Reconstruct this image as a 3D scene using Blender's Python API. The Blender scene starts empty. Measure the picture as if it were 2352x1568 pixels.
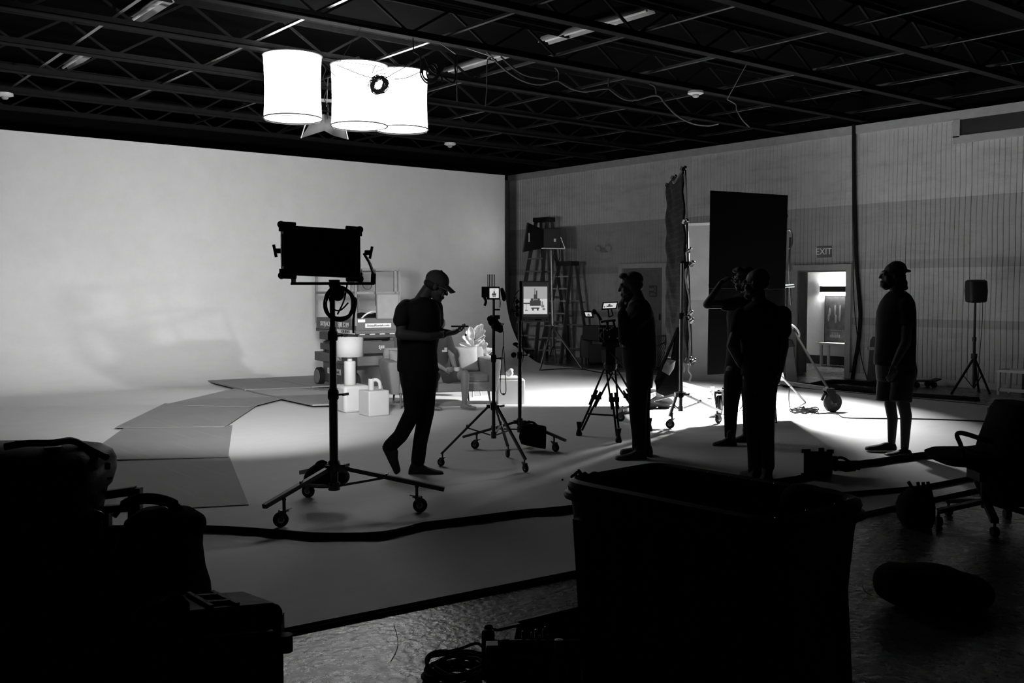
import bpy, bmesh, math, random
from mathutils import Vector, Matrix, Euler
C = bpy.context.scene.collection
random.seed(7)
# ---------------------------------------------------------------- camera
FPX = 35.0 / 36.0 * 2352.0
HEAD = math.radians(38.55)
PITCH = math.atan(119.0 / FPX)
CAMH = 1.6
cd = bpy.data.cameras.new('camera'); cam = bpy.data.objects.new('camera', cd); C.objects.link(cam)
cd.lens = 35.0; cd.sensor_width = 36.0; cd.clip_end = 200
cam.location = (0, 0, CAMH); cam.rotation_euler = (math.pi / 2 - PITCH, 0, -HEAD)
bpy.context.scene.camera = cam
# ---------------------------------------------------------------- world and exposure
w = bpy.data.worlds.new('world'); bpy.context.scene.world = w; w.use_nodes = True
w.node_tree.nodes['Background'].inputs[0].default_value = (1, 1, 1, 1)
w.node_tree.nodes['Background'].inputs[1].default_value = 0.0
vs = bpy.context.scene.view_settings
vs.view_transform = 'Standard'; vs.look = 'None'; vs.exposure = 0.0; vs.gamma = 1.0; vs.use_curve_mapping = False
sc = bpy.context.scene
sc.cycles.max_bounces = 8; sc.cycles.diffuse_bounces = 4; sc.cycles.sample_clamp_indirect = 4.0
sc.cycles.use_denoising = True
# strengths of the lamps in the place
SPACE_SIDE = 5.4
SPACE_BOTTOM = 7.0
PANEL_FACE = 8.0
PANEL_W = 155.0       # beam of the led panel through its honeycomb
FRESNEL_W = 680.0
SOFT_FILL = 2.2      # fill glow added to the soft light, brightening the cyclorama's right side
ROOM_LAMP = 75.0
# ---------------------------------------------------------------- measuring
F_ = Vector((math.sin(HEAD) * math.cos(PITCH), math.cos(HEAD) * math.cos(PITCH), -math.sin(PITCH)))
R_ = Vector((math.cos(HEAD), -math.sin(HEAD), 0))
U_ = Vector((math.sin(HEAD) * math.sin(PITCH), math.cos(HEAD) * math.sin(PITCH), math.cos(PITCH)))
CAMP = Vector((0, 0, CAMH))
def ray(px, py): return F_ + R_ * ((px - 1176) / FPX) + U_ * ((784 - py) / FPX)
def at(px, py, D): return CAMP + ray(px, py) * D
def fl(px, py, z=0.0):
    d = ray(px, py); return CAMP + d * ((z - CAMH) / d.z)
def depth(p): return (Vector(p) - CAMP).dot(F_)
def onx(px, py, X):
    d = ray(px, py); return CAMP + d * (X / d.x)
def ony(px, py, Y):
    d = ray(px, py); return CAMP + d * (Y / d.y)
# ---------------------------------------------------------------- materials
MATS = {}
def mat(name, g, rough=0.6, metal=0.0, var=0.12, scale=8.0, bump=0.0, bscale=40.0, spec=0.5, emit=0.0, coat=0.0, alpha=None):
    if name in MATS: return MATS[name]
    m = bpy.data.materials.new(name); m.use_nodes = True; nt = m.node_tree; n = nt.nodes; l = nt.links
    b = n['Principled BSDF']
    tc = n.new('ShaderNodeTexCoord'); nz = n.new('ShaderNodeTexNoise'); nz.inputs['Scale'].default_value = scale; nz.inputs['Detail'].default_value = 5
    l.new(tc.outputs['Object'], nz.inputs['Vector'])
    mr = n.new('ShaderNodeMapRange'); mr.inputs[1].default_value = 0.3; mr.inputs[2].default_value = 0.7
    mr.inputs[3].default_value = g * (1 - var); mr.inputs[4].default_value = g * (1 + var)
    l.new(nz.outputs['Fac'], mr.inputs[0]); l.new(mr.outputs[0], b.inputs['Base Color'])
    b.inputs['Roughness'].default_value = rough; b.inputs['Metallic'].default_value = metal
    b.inputs['Specular IOR Level'].default_value = spec
    if coat: b.inputs['Coat Weight'].default_value = coat
    if bump:
        n2 = n.new('ShaderNodeTexNoise'); n2.inputs['Scale'].default_value = bscale; n2.inputs['Detail'].default_value = 6
        l.new(tc.outputs['Object'], n2.inputs['Vector'])
        bp = n.new('ShaderNodeBump'); bp.inputs['Strength'].default_value = bump; bp.inputs['Distance'].default_value = 0.02
        l.new(n2.outputs['Fac'], bp.inputs['Height']); l.new(bp.outputs[0], b.inputs['Normal'])
    if emit:
        b.inputs['Emission Color'].default_value = (1, 1, 1, 1); b.inputs['Emission Strength'].default_value = emit
    if alpha is not None:
        b.inputs['Transmission Weight'].default_value = alpha
    MATS[name] = m
    return m
def nd(m): return m.node_tree.nodes, m.node_tree.links, m.node_tree.nodes['Principled BSDF']
# ---------------------------------------------------------------- mesh builder
def frame_of(t):
    t = t.normalized(); a = Vector((0, 0, 1)) if abs(t.z) < 0.9 else Vector((1, 0, 0))
    u = a.cross(t).normalized(); return u, t.cross(u).normalized()
class MB:
    def __init__(s): s.v = []; s.f = []
    def add(s, vs_, fs_):
        o = len(s.v); s.v += [Vector(q) for q in vs_]; s.f += [tuple(i + o for i in q) for q in fs_]; return s
    def box(s, c, d, rot=None):
        c = Vector(c); h = [x / 2 for x in d]
        M = Euler(rot).to_matrix() if rot is not None and not isinstance(rot, Matrix) else (rot or Matrix.Identity(3))
        vs_ = [c + M @ Vector((sx * h[0], sy * h[1], sz * h[2])) for sx in (-1, 1) for sy in (-1, 1) for sz in (-1, 1)]
        return s.add(vs_, [(0, 1, 3, 2), (4, 6, 7, 5), (0, 4, 5, 1), (2, 3, 7, 6), (0, 2, 6, 4), (1, 5, 7, 3)])
    def beam(s, p, q, w, h, up=(0, 0, 1)):
        p = Vector(p); q = Vector(q); t = (q - p).normalized(); up = Vector(up)
        u = t.cross(up)
        if u.length < 1e-3: u = t.cross(Vector((1, 0, 0)))
        u.normalize(); n = u.cross(t).normalized()
        vs_ = [e + u * (a * w / 2) + n * (b * h / 2) for e in (p, q) for a in (-1, 1) for b in (-1, 1)]
        return s.add(vs_, [(0, 1, 3, 2), (4, 6, 7, 5), (0, 4, 5, 1), (2, 3, 7, 6), (0, 2, 6, 4), (1, 5, 7, 3)])
    def tube(s, pts, r, seg=8, closed=False, ell=None):
        P = [Vector(p) for p in pts]; n = len(P)
        rs = r if isinstance(r, (list, tuple)) else [r] * n
        T = []
        for i in range(n):
            a = P[(i - 1) % n] if (closed or i > 0) else P[i]; b = P[(i + 1) % n] if (closed or i < n - 1) else P[i]
            d = b - a; T.append(d.normalized() if d.length > 1e-9 else Vector((0, 0, 1)))
        u, v = frame_of(T[0]); vs_ = []
        for i in range(n):
            u = (u - T[i] * u.dot(T[i]))
            if u.length < 1e-6: u, v = frame_of(T[i])
            u.normalize(); v = T[i].cross(u)
            for k in range(seg):
                a = 2 * math.pi * k / seg; vs_.append(P[i] + (u * math.cos(a) + v * math.sin(a)) * rs[i])
        fs_ = []
        for i in range(n if closed else n - 1):
            j = (i + 1) % n
            for k in range(seg):
                k2 = (k + 1) % seg; fs_.append((i * seg + k, i * seg + k2, j * seg + k2, j * seg + k))
        if not closed:
            fs_.append(tuple(reversed(range(seg)))); fs_.append(tuple((n - 1) * seg + k for k in range(seg)))
        return s.add(vs_, fs_)
    def cyl(s, p, q, r, r2=None, seg=16): return s.tube([p, q], [r, r if r2 is None else r2], seg)
    def lathe(s, prof, c=(0, 0, 0), seg=24, M=None, cap=True):
        c = Vector(c); M = M or Matrix.Identity(3); vs_ = []
        for (r, z) in prof:
            for k in range(seg):
                a = 2 * math.pi * k / seg; vs_.append(c + M @ Vector((r * math.cos(a), r * math.sin(a), z)))
        fs_ = [(i * seg + k, i * seg + (k + 1) % seg, (i + 1) * seg + (k + 1) % seg, (i + 1) * seg + k) for i in range(len(prof) - 1) for k in range(seg)]
        if cap:
            fs_.append(tuple(reversed(range(seg)))); fs_.append(tuple((len(prof) - 1) * seg + k for k in range(seg)))
        return s.add(vs_, fs_)
    def ell(s, c, r, M=None, seg=16, rings=10):
        c = Vector(c); M = M or Matrix.Identity(3)
        if not isinstance(r, (tuple, list)): r = (r, r, r)
        vs_ = [c + M @ Vector((0, 0, -r[2]))]
        for i in range(1, rings):
            b = -math.pi / 2 + math.pi * i / rings
            for k in range(seg):
                a = 2 * math.pi * k / seg
                vs_.append(c + M @ Vector((r[0] * math.cos(b) * math.cos(a), r[1] * math.cos(b) * math.sin(a), r[2] * math.sin(b))))
        vs_.append(c + M @ Vector((0, 0, r[2]))); fs_ = []
        for k in range(seg): fs_.append((0, 1 + (k + 1) % seg, 1 + k))
        for i in range(rings - 2):
            for k in range(seg):
                a = 1 + i * seg; b = a + seg; fs_.append((a + k, a + (k + 1) % seg, b + (k + 1) % seg, b + k))
        e = len(vs_) - 1; a = 1 + (rings - 2) * seg
        for k in range(seg): fs_.append((a + k, a + (k + 1) % seg, e))
        return s.add(vs_, fs_)
    def cap(s, p, q, r1, r2=None, seg=14):
        """tapered limb with round ends"""
        p = Vector(p); q = Vector(q); r2 = r1 if r2 is None else r2; t = (q - p)
        L = t.length; t = t / L if L > 1e-9 else Vector((0, 0, 1)); pts = []; rs = []
        for a in (80, 60, 40, 20): pts.append(p - t * r1 * math.sin(math.radians(a))); rs.append(r1 * math.cos(math.radians(a)))
        pts.append(p); rs.append(r1); pts.append(q); rs.append(r2)
        for a in (20, 40, 60, 80): pts.append(q + t * r2 * math.sin(math.radians(a))); rs.append(r2 * math.cos(math.radians(a)))
        return s.tube(pts, rs, seg)
    def limb(s, pts, rs, seg=14):
        for i in range(len(pts) - 1): s.cap(pts[i], pts[i + 1], rs[i], rs[i + 1], seg)
        return s
    def loft(s, rings, seg=24, pw=2.0):
        """rings: (centre, rx, ry[, Matrix])"""
        vs_ = []
        for rg in rings:
            c = Vector(rg[0]); M = rg[3] if len(rg) > 3 else Matrix.Identity(3)
            for k in range(seg):
                a = 2 * math.pi * k / seg; ca, sa = math.cos(a), math.sin(a)
                x = math.copysign(abs(ca) ** (2 / pw), ca) * rg[1]; y = math.copysign(abs(sa) ** (2 / pw), sa) * rg[2]
                vs_.append(c + M @ Vector((x, y, 0)))
        n = len(rings)
        fs_ = [(i * seg + k, i * seg + (k + 1) % seg, (i + 1) * seg + (k + 1) % seg, (i + 1) * seg + k) for i in range(n - 1) for k in range(seg)]
        fs_.append(tuple(reversed(range(seg)))); fs_.append(tuple((n - 1) * seg + k for k in range(seg)))
        return s.add(vs_, fs_)
    def prism(s, poly, o=(0, 0, 0), u=(1, 0, 0), v=(0, 0, 1), t=0.02):
        """polygon in the plane o,u,v; thickness t centred along u x v"""
        o = Vector(o); u = Vector(u); v = Vector(v); n = u.cross(v).normalized(); m = len(poly)
        vs_ = [o + u * a + v * b - n * t / 2 for a, b in poly] + [o + u * a + v * b + n * t / 2 for a, b in poly]
        fs_ = [tuple(reversed(range(m))), tuple(range(m, 2 * m))] + [(i, (i + 1) % m, m + (i + 1) % m, m + i) for i in range(m)]
        return s.add(vs_, fs_)
    def slab(s, pts, t=0.01):
        """flat sheet through world/local points, thickness t downward"""
        P = [Vector(p) for p in pts]; m = len(P)
        vs_ = [p - Vector((0, 0, t)) for p in P] + P
        return s.add(vs_, [tuple(reversed(range(m))), tuple(range(m, 2 * m))] + [(i, (i + 1) % m, m + (i + 1) % m, m + i) for i in range(m)])
    def grid(s, fn, nu, nv):
        vs_ = [fn(i / nu, j / nv) for i in range(nu + 1) for j in range(nv + 1)]
        return s.add(vs_, [(i * (nv + 1) + j, (i + 1) * (nv + 1) + j, (i + 1) * (nv + 1) + j + 1, i * (nv + 1) + j + 1) for i in range(nu) for j in range(nv)])
    def move(s, d):
        s.v = [q + Vector(d) for q in s.v]; return s
    def mesh(s, name, ang=40):
        me = bpy.data.meshes.new(name); me.from_pydata([tuple(q) for q in s.v], [], s.f); me.update()
        bm = bmesh.new(); bm.from_mesh(me); bmesh.ops.recalc_face_normals(bm, faces=bm.faces); bm.to_mesh(me); bm.free()
        me.polygons.foreach_set('use_smooth', [True] * len(me.polygons))
        try: me.set_sharp_from_angle(angle=math.radians(ang))
        except Exception: pass
        return me
def remesh(mb, name, vox=0.01, smooth=3):
    me = mb.mesh(name + '_raw'); o = bpy.data.objects.new(name + '_raw', me); C.objects.link(o)
    m = o.modifiers.new('r', 'REMESH'); m.mode = 'VOXEL'; m.voxel_size = vox; m.adaptivity = 0
    if smooth:
        q = o.modifiers.new('s', 'SMOOTH'); q.iterations = smooth; q.factor = 0.5
    dg = bpy.context.evaluated_depsgraph_get(); dg.update()
    out = bpy.data.meshes.new_from_object(o.evaluated_get(dg)); out.name = name
    bpy.data.objects.remove(o); bpy.data.meshes.remove(me)
    out.polygons.foreach_set('use_smooth', [True] * len(out.polygons))
    return out
def link(name, me, m, parent=None, label=None, bevel=0, solid=0, sub=0):
    o = bpy.data.objects.new(name, me); C.objects.link(o); me.materials.clear(); me.materials.append(m)
    if parent: o.parent = parent
    if label: o['label'] = label
    if solid:
        q = o.modifiers.new('solid', 'SOLIDIFY'); q.thickness = solid; q.offset = 0
    if bevel:
        q = o.modifiers.new('bevel', 'BEVEL'); q.width = bevel; q.segments = 2; q.limit_method = 'ANGLE'
    if sub:
        q = o.modifiers.new('sub', 'SUBSURF'); q.levels = sub; q.render_levels = sub
    return o
def tag(o, label, cat, group=None, kind=None):
    if label: o['label'] = label
    if cat: o['category'] = cat
    if group: o['group'] = group
    if kind: o['kind'] = kind
    return o
def struct(name, mb, m, label=None, **k):
    o = link(name, mb.mesh(name), m, **k); o['kind'] = 'structure'
    if label: o['label'] = label
    return o
class T:
    """a thing: an Empty at its base; local x = image right, y = away, z = up unless yaw is given"""
    def __init__(s, name, label, cat, base, yaw=None, group=None, mb=None, m=None, **k):
        s.base = Vector(base); s.yaw = -HEAD if yaw is None else yaw
        if mb is not None:
            s.o = link(name, mb if isinstance(mb, bpy.types.Mesh) else mb.mesh(name), m, **k)
        else:
            s.o = bpy.data.objects.new(name, None); C.objects.link(s.o); s.o.empty_display_size = 0.1
        s.o.location = s.base; s.o.rotation_euler = (0, 0, s.yaw); tag(s.o, label, cat, group)
        s.inv = Matrix.Rotation(-s.yaw, 3, 'Z'); s.D = depth(s.base)
    def W(s, p): return s.inv @ (Vector(p) - s.base)
    def L(s, px, py, dd=0.0): return s.W(at(px, py, s.D + dd))
    def part(s, name, mb, m, label=None, parent=None, **k):
        me = mb if isinstance(mb, bpy.types.Mesh) else mb.mesh(name)
        return link(name, me, m, parent or s.o, label, **k)
def solo(name, label, cat, base, mb, m, yaw=None, group=None, **k):
    return T(name, label, cat, base, yaw, group, mb, m, **k)
def loc(base, yaw=None):
    """converter world -> local for a solo object built before its thing exists"""
    y = -HEAD if yaw is None else yaw; b = Vector(base); inv = Matrix.Rotation(-y, 3, 'Z'); D = depth(b)
    class K: pass
    k = K(); k.D = D; k.W = lambda p: inv @ (Vector(p) - b); k.L = lambda px, py, dd=0.0: inv @ (at(px, py, D + dd) - b)
    return k
def dup(t, base, yaw=None, label=None, group=None):
    src = t.o if isinstance(t, T) else t
    r = src.copy(); C.objects.link(r); r.location = base
    if yaw is not None: r.rotation_euler = (0, 0, yaw)
    if label: r['label'] = label
    if group: r['group'] = group
    for ch in list(src.children):
        c = ch.copy(); C.objects.link(c); c.parent = r
        for g in list(ch.children):
            d = g.copy(); C.objects.link(d); d.parent = c
    return r
def curve(pts, n=8, closed=False):
    """catmull-rom through points"""
    P = [Vector(p) for p in pts]; out = []; m = len(P)
    for i in range(m if closed else m - 1):
        g = lambda k: P[k % m] if closed else P[max(0, min(m - 1, k))]
        a, b, c, d = g(i - 1), g(i), g(i + 1), g(i + 2)
        for j in range(n):
            t = j / n
            out.append(0.5 * ((2 * b) + (c - a) * t + (2 * a - 5 * b + 4 * c - d) * t * t + (3 * b - a - 3 * c + d) * t ** 3))
    if not closed: out.append(P[-1])
    return out
def text_mesh(body, size, name='lettering', ext=0.002, align='CENTER'):
    cu = bpy.data.curves.new(name, 'FONT'); cu.body = body; cu.size = size; cu.extrude = ext; cu.align_x = align; cu.align_y = 'CENTER'; cu.resolution_u = 3
    o = bpy.data.objects.new(name, cu); C.objects.link(o)
    dg = bpy.context.evaluated_depsgraph_get(); me = bpy.data.meshes.new_from_object(o.evaluated_get(dg)); me.name = name
    bpy.data.objects.remove(o); bpy.data.curves.remove(cu); return me
def place_text(body, size, pos, xdir, parent, m, name='lettering', up=(0, 0, 1), wscale=1.0):
    """lettering lying in the plane of xdir and up, at pos (local to parent)"""
    me = text_mesh(body, size, name); x = Vector(xdir).normalized(); u = Vector(up).normalized(); nrm = x.cross(u)
    M = Matrix((x * wscale, u, nrm)).transposed().to_4x4(); M.translation = Vector(pos); me.transform(M)
    return link(name, me, m, parent)
# common materials
BLK = mat('black_plastic', 0.012, 0.55, spec=0.3)
FAB = mat('black_fabric', 0.008, 0.95, bump=0.3, bscale=120, spec=0.1)
RUB = mat('black_rubber', 0.008, 0.8, spec=0.2)
CHR = mat('chrome_steel', 0.55, 0.22, 1.0, var=0.05)
DST = mat('dark_steel', 0.10, 0.4, 1.0)
STL = mat('dull_steel', 0.35, 0.38, 1.0)
WHT = mat('white_paint', 0.75, 0.5, var=0.04)
GRY = mat('grey_paint', 0.2, 0.6)
# ================================================================ the setting
# ---- concrete floor
m = mat('concrete', 0.06, 0.42, var=0.3, scale=1.6, bump=0.28, bscale=26, spec=0.9)
n, l, b = nd(m)
tc = [x for x in n if x.type == 'TEX_COORD'][0]
nz = n.new('ShaderNodeTexNoise'); nz.inputs['Scale'].default_value = 14; nz.inputs['Detail'].default_value = 8; nz.inputs['Roughness'].default_value = 0.7
l.new(tc.outputs['Object'], nz.inputs['Vector'])
rr = n.new('ShaderNodeMapRange'); rr.inputs[1].default_value = 0.3; rr.inputs[2].default_value = 0.7; rr.inputs[3].default_value = 0.2; rr.inputs[4].default_value = 0.36
l.new(nz.outputs['Fac'], rr.inputs[0]); l.new(rr.outputs[0], b.inputs['Roughness'])
CZ = -0.03
mb = MB(); mb.slab([(-4, -3, CZ), (19.2, -3, CZ), (19.2, 21, CZ), (-4, 21, CZ)], 0.1)
struct('floor', mb, m, 'worn concrete floor around the raised white stage')
# ---- painted stage floor with cove and cyclorama wall
cyc = mat('white_stage_paint', 0.64, 0.6, var=0.02, scale=1.2, bump=0.04, bscale=5, spec=0.3)
n, l, b = nd(cyc)
tc = [x for x in n if x.type == 'TEX_COORD'][0]
# scuffs on the stage floor
sx = n.new('ShaderNodeTexNoise'); sx.inputs['Scale'].default_value = 3.0; sx.inputs['Detail'].default_value = 10; sx.inputs['Roughness'].default_value = 0.75
mp = n.new('ShaderNodeMapping'); mp.inputs['Scale'].default_value = (1, 2.2, 1); l.new(tc.outputs['Object'], mp.inputs[0]); l.new(mp.outputs[0], sx.inputs['Vector'])
r2 = n.new('ShaderNodeMapRange'); r2.inputs[1].default_value = 0.35; r2.inputs[2].default_value = 0.6; r2.inputs[3].default_value = 0.94; r2.inputs[4].default_value = 1.0
l.new(sx.outputs['Fac'], r2.inputs[0])
mm = n.new('ShaderNodeMath'); mm.operation = 'MULTIPLY'; src = b.inputs['Base Color'].links[0].from_socket
l.new(src, mm.inputs[0]); l.new(r2.outputs[0], mm.inputs[1]); l.new(mm.outputs[0], b.inputs['Base Color'])
XE = 13.72; YC = 17.55; ZT = 4.14
lip = [(-3.5, 5.0), (2.06, 4.30), (3.72, 4.17), (6.39, 3.98), (XE, 3.55)]
mb = MB(); mb.slab([(x, y, 0) for x, y in lip] + [(XE, YC - 2.0, 0), (-3.5, YC - 2.0, 0)], 0.038)
struct('floor.001', mb, cyc, 'white painted stage floor')
prof = [(YC - 2.0, 0), (YC - 1.6, 0), (YC - 1.4, 0)] + [(YC - 1.4 + 1.4 * math.sin(math.radians(a)), 1.8 - 1.8 * math.cos(math.radians(a))) for a in range(6, 91, 6)] + [(YC, 3.0), (YC, ZT)]
angs = [0, 0, 0] + list(range(6, 91, 6)) + [90, 90]
back = [(y + 0.06 * math.sin(math.radians(a)), z - 0.028 * math.cos(math.radians(a))) for (y, z), a in zip(prof, angs)]
loop_ = prof + back[::-1]; nl = len(loop_)
mb = MB(); mb.add([(X, y, z) for X in (-3.5, XE + 0.06) for y, z in loop_], [(i, (i + 1) % nl, nl + (i + 1) % nl, nl + i) for i in range(nl)])
np_ = len(prof)
for k in (0, nl): mb.f += [(k + i, k + i + 1, k + nl - 2 - i, k + nl - 1 - i) for i in range(np_ - 1)]
o = struct('wall_back', mb, cyc, 'smooth white cyclorama wall curving into the floor')
# edge of the stage: dark gap strip, and a thin white batten along the right side
mb = MB(); mb.box((XE + 0.06, (3.6 + YC - 1.4) / 2, -0.012), (0.04, YC - 1.4 - 3.6, 0.03)); struct('trim_1', mb, BLK, 'black edging along the right side of the stage')
mb = MB(); mb.box((XE + 0.125, (3.6 + YC - 1.4) / 2, -0.018), (0.085, YC - 1.4 - 3.6, 0.03)); struct('trim_2', mb, WHT, 'white batten outside the stage edging')
mb = MB()
for i in range(4):
    a, c = Vector((*lip[i], -0.022)), Vector((*lip[i + 1], -0.022)); mb.beam(a + Vector((0, -0.012, 0)), c + Vector((0, -0.012, 0)), 0.02, 0.02)
struct('trim_3', mb, BLK, 'black edging along the front of the stage')
# ---- right wall: ribbed insulation with painted bands
wm = mat('ribbed_wall_paint', 0.72, 0.8, var=0.06, scale=3, bump=0.5, bscale=7, spec=0.15)
n, l, b = nd(wm)
tc = [x for x in n if x.type == 'TEX_COORD'][0]; sep = n.new('ShaderNodeSeparateXYZ'); l.new(tc.outputs['Object'], sep.inputs[0])
ramp = n.new('ShaderNodeValToRGB'); ramp.color_ramp.interpolation = 'CONSTANT'
mz = n.new('ShaderNodeMath'); mz.operation = 'DIVIDE'; mz.inputs[1].default_value = 5.0; l.new(sep.outputs['Z'], mz.inputs[0]); l.new(mz.outputs[0], ramp.inputs[0])
els = ramp.color_ramp.elements
els[0].position = 0.0; els[0].color = (0.85,) * 3 + (1,)
els[1].position = 0.95 / 5; els[1].color = (0.62,) * 3 + (1,)
for z, v in ((1.09, 0.9), (1.97, 0.62), (2.11, 0.76), (3.14, 1.2)):
    e = els.new(z / 5); e.color = (v, v, v, 1)
crz = n.new('ShaderNodeTexNoise'); crz.inputs['Scale'].default_value = 1.0; crz.inputs['Detail'].default_value = 9; crz.inputs['Roughness'].default_value = 0.7
mp = n.new('ShaderNodeMapping'); mp.inputs['Scale'].default_value = (1, 1.1, 6.0); l.new(tc.outputs['Object'], mp.inputs[0]); l.new(mp.outputs[0], crz.inputs['Vector'])
r2 = n.new('ShaderNodeMapRange'); r2.inputs[1].default_value = 0.36; r2.inputs[2].default_value = 0.5; r2.inputs[3].default_value = 0.86; r2.inputs[4].default_value = 1.0
l.new(crz.outputs['Fac'], r2.inputs[0])
a1 = n.new('ShaderNodeMath'); a1.operation = 'MULTIPLY'; a2 = n.new('ShaderNodeMath'); a2.operation = 'MULTIPLY'
src = b.inputs['Base Color'].links[0].from_socket
l.new(src, a1.inputs[0]); l.new(ramp.outputs[0], a1.inputs[1]); l.new(a1.outputs[0], a2.inputs[0]); l.new(r2.outputs[0], a2.inputs[1]); l.new(a2.outputs[0], b.inputs['Base Color'])
XW = 16.25; WT = 4.46
d2 = (10.50, 11.55, 1.96)     # right door opening (y0, y1, height)
d1 = (15.05, 16.30, 2.08)     # left door
rnd = random.Random(3)
def ribbed(y0, y1, z0, z1, mb):
    """wall strip with vertical ribs between y0 and y1"""
    y = y0; ys = []
    seams = (8.16, 9.25, 11.9, 12.56, 13.67, 15.4, 17.48)
    while y < y1:
        wd = 0.088 * rnd.uniform(0.85, 1.15); dep = rnd.uniform(0.010, 0.02)
        if any(abs(y - s_) < 0.05 for s_ in seams): dep = 0.035
        ys += [(y, 0.0), (y + wd * 0.45, -0.004), (y + wd * 0.84, 0.0), (y + wd * 0.92, dep)]; y += wd
    ys = [(min(a, y1), d) for a, d in ys] + [(y1, 0.0)]
    rows = [z0 + (z1 - z0) * k / 8 for k in range(9)]
    vs_ = []
    for k, z in enumerate(rows):
        for i, (a, d) in enumerate(ys): vs_.append((XW + d + 0.004 * math.sin(a * 5 + z * 3), min(max(a + 0.006 * math.sin(z * 4 + a * 2), y0), y1), z))
    m_ = len(ys); fs_ = [(k * m_ + i, k * m_ + i + 1, (k + 1) * m_ + i + 1, (k + 1) * m_ + i) for k in range(8) for i in range(m_ - 1)]
    mb.add(vs_, fs_)
mb = MB()
ribbed(-1.0, d2[0], CZ, WT, mb); ribbed(d2[0], d2[1], d2[2], WT, mb); ribbed(d2[1], d1[0], CZ, WT, mb); ribbed(d1[0], d1[1], d1[2], WT, mb); ribbed(d1[1], 20.5, CZ, WT, mb)
struct('wall_right', mb, wm, 'pale ribbed wall with darker painted bands')
# building wall behind the ribs, with the door opening
bw = mat('plain_wall', 0.4, 0.9)
mb = MB()
for y0, y1, z0, z1 in ((-1, d2[0], CZ, WT + .02), (d2[0], d2[1], d2[2], WT + .02), (d2[1], 20.6, CZ, WT + .02)):
    mb.box((XW + 0.12, (y0 + y1) / 2, (z0 + z1) / 2), (0.14, y1 - y0, z1 - z0))
struct('wall_right.001', mb, bw)
mb = MB(); mb.box((XW + 0.15, 9.75, 4.81), (0.14, 21.5, 0.66)); struct('wall_right.003', mb, mat('dark_wall', 0.004, 0.95, spec=.05))
tw = mat('trim_paint', 0.6, 0.6, var=0.08)
mb = MB(); mb.box((XW - 0.01, 9.75, 4.49), (0.09, 21.5, 0.15)); struct('trim_4', mb, tw, 'pale board along the top of the right wall')
mb = MB()
for y0, y1 in ((-1, d2[0] - 0.1), (d2[1] + 0.1, d1[0] - 0.1), (d1[1] + 0.1, 20.5)): mb.box((XW - 0.03, (y0 + y1) / 2, 0.02), (0.03, y1 - y0, 0.12))
struct('baseboard_right', mb, tw)
# real back wall behind the cyclorama, left wall and front wall out of the picture
dk = mat('dark_wall', 0.03, 0.9)
mb = MB(); mb.box((7.6, 20.6, 4.78), (23.2, 0.1, 0.64)); struct('wall_back.003', mb, dk)
mb = MB(); mb.box((7.6, 20.6, 2.2), (23.2, 0.1, 4.5)); struct('wall_back.001', mb, bw, 'dark building wall behind the cyclorama')
mb = MB(); mb.box((-4.05, 9, 2.5), (0.1, 24, 5.2)); struct('wall_left', mb, dk)
mb = MB(); mb.box((7.6, -3.05, 2.5), (23.2, 0.1, 5.2)); struct('wall_front', mb, dk)
mb = MB(); mb.box((7.6, 8.8, 5.14), (23.4, 24, 0.08)); struct('ceiling', mb, mat('black_roof_deck', 0.002, 1.0, spec=0.02, bump=0.5, bscale=3), 'black roof deck')
# dark high window / duct opening at the top right with its frame
mb = MB(); y1 = 8.52; y0 = 3.0
mb.box((XW - 0.03, (y0 + y1) / 2, 4.09), (0.09, y1 - y0, 0.12)); mb.box((XW - 0.03, y1 - 0.06, 4.27), (0.09, 0.12, 0.3))
wf = struct('window_1', MB().box((XW - 0.02, (y0 + y1 - 0.12) / 2, 4.29), (0.03, y1 - y0 - 0.12, 0.30)), mat('dark_glass', 0.02, 0.3), 'dark high window in the right wall')
link('window_frame', mb.mesh('window_frame'), tw, wf, 'pale window frame', bevel=0.004)
# ---- doors
def casing(y0, y1, h, w=0.11):
    mb = MB(); X = XW - 0.02
    mb.box((X, y0 - w / 2, h / 2 + CZ / 2), (0.07, w, h - CZ)); mb.box((X, y1 + w / 2, h / 2 + CZ / 2), (0.07, w, h - CZ)); mb.box((X, (y0 + y1) / 2, h + w / 2), (0.07, y1 - y0 + 2 * w, w))
    return mb
dm = mat('door_paint', 0.2, 0.6)
dr = struct('door_1', MB().box((XW + 0.03, (d1[0] + d1[1]) / 2, (d1[2] + CZ) / 2), (0.05, d1[1] - d1[0], d1[2] - CZ)), dm, 'grey closed door with a small sign, behind the bearded man')
link('door_frame', casing(*d1).mesh('door_frame'), tw, dr, 'pale door frame', bevel=0.005)
link('door_handle', MB().box((XW - 0.03, d1[0] + 0.1, 1.0), (0.06, 0.03, 0.14)).mesh('door_handle'), STL, dr)
fr = struct('door_2', casing(*d2), tw, 'open doorway with a pale frame')
mb = MB(); mb.box((XW + 0.12, d2[1] + 0.0, d2[2] / 2), (0.26, 0.05, d2[2])); mb.box((XW + 0.12, d2[0] - 0.0, d2[2] / 2), (0.26, 0.05, d2[2])); mb.box((XW + 0.12, (d2[0] + d2[1]) / 2, d2[2]), (0.26, d2[1] - d2[0], 0.05))
link('door_jamb', mb.mesh('door_jamb'), GRY, fr)
# the door leaf stands open into the room behind
mb = MB(); mb.box((XW + 0.20 + .37, d2[1] - 0.03 + .27, d2[2] / 2), (0.9, 0.045, d2[2] - 0.03), (0, 0, .63))
link('door_leaf', mb.mesh('door_leaf'), dm, fr, 'grey door leaf standing open')
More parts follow.
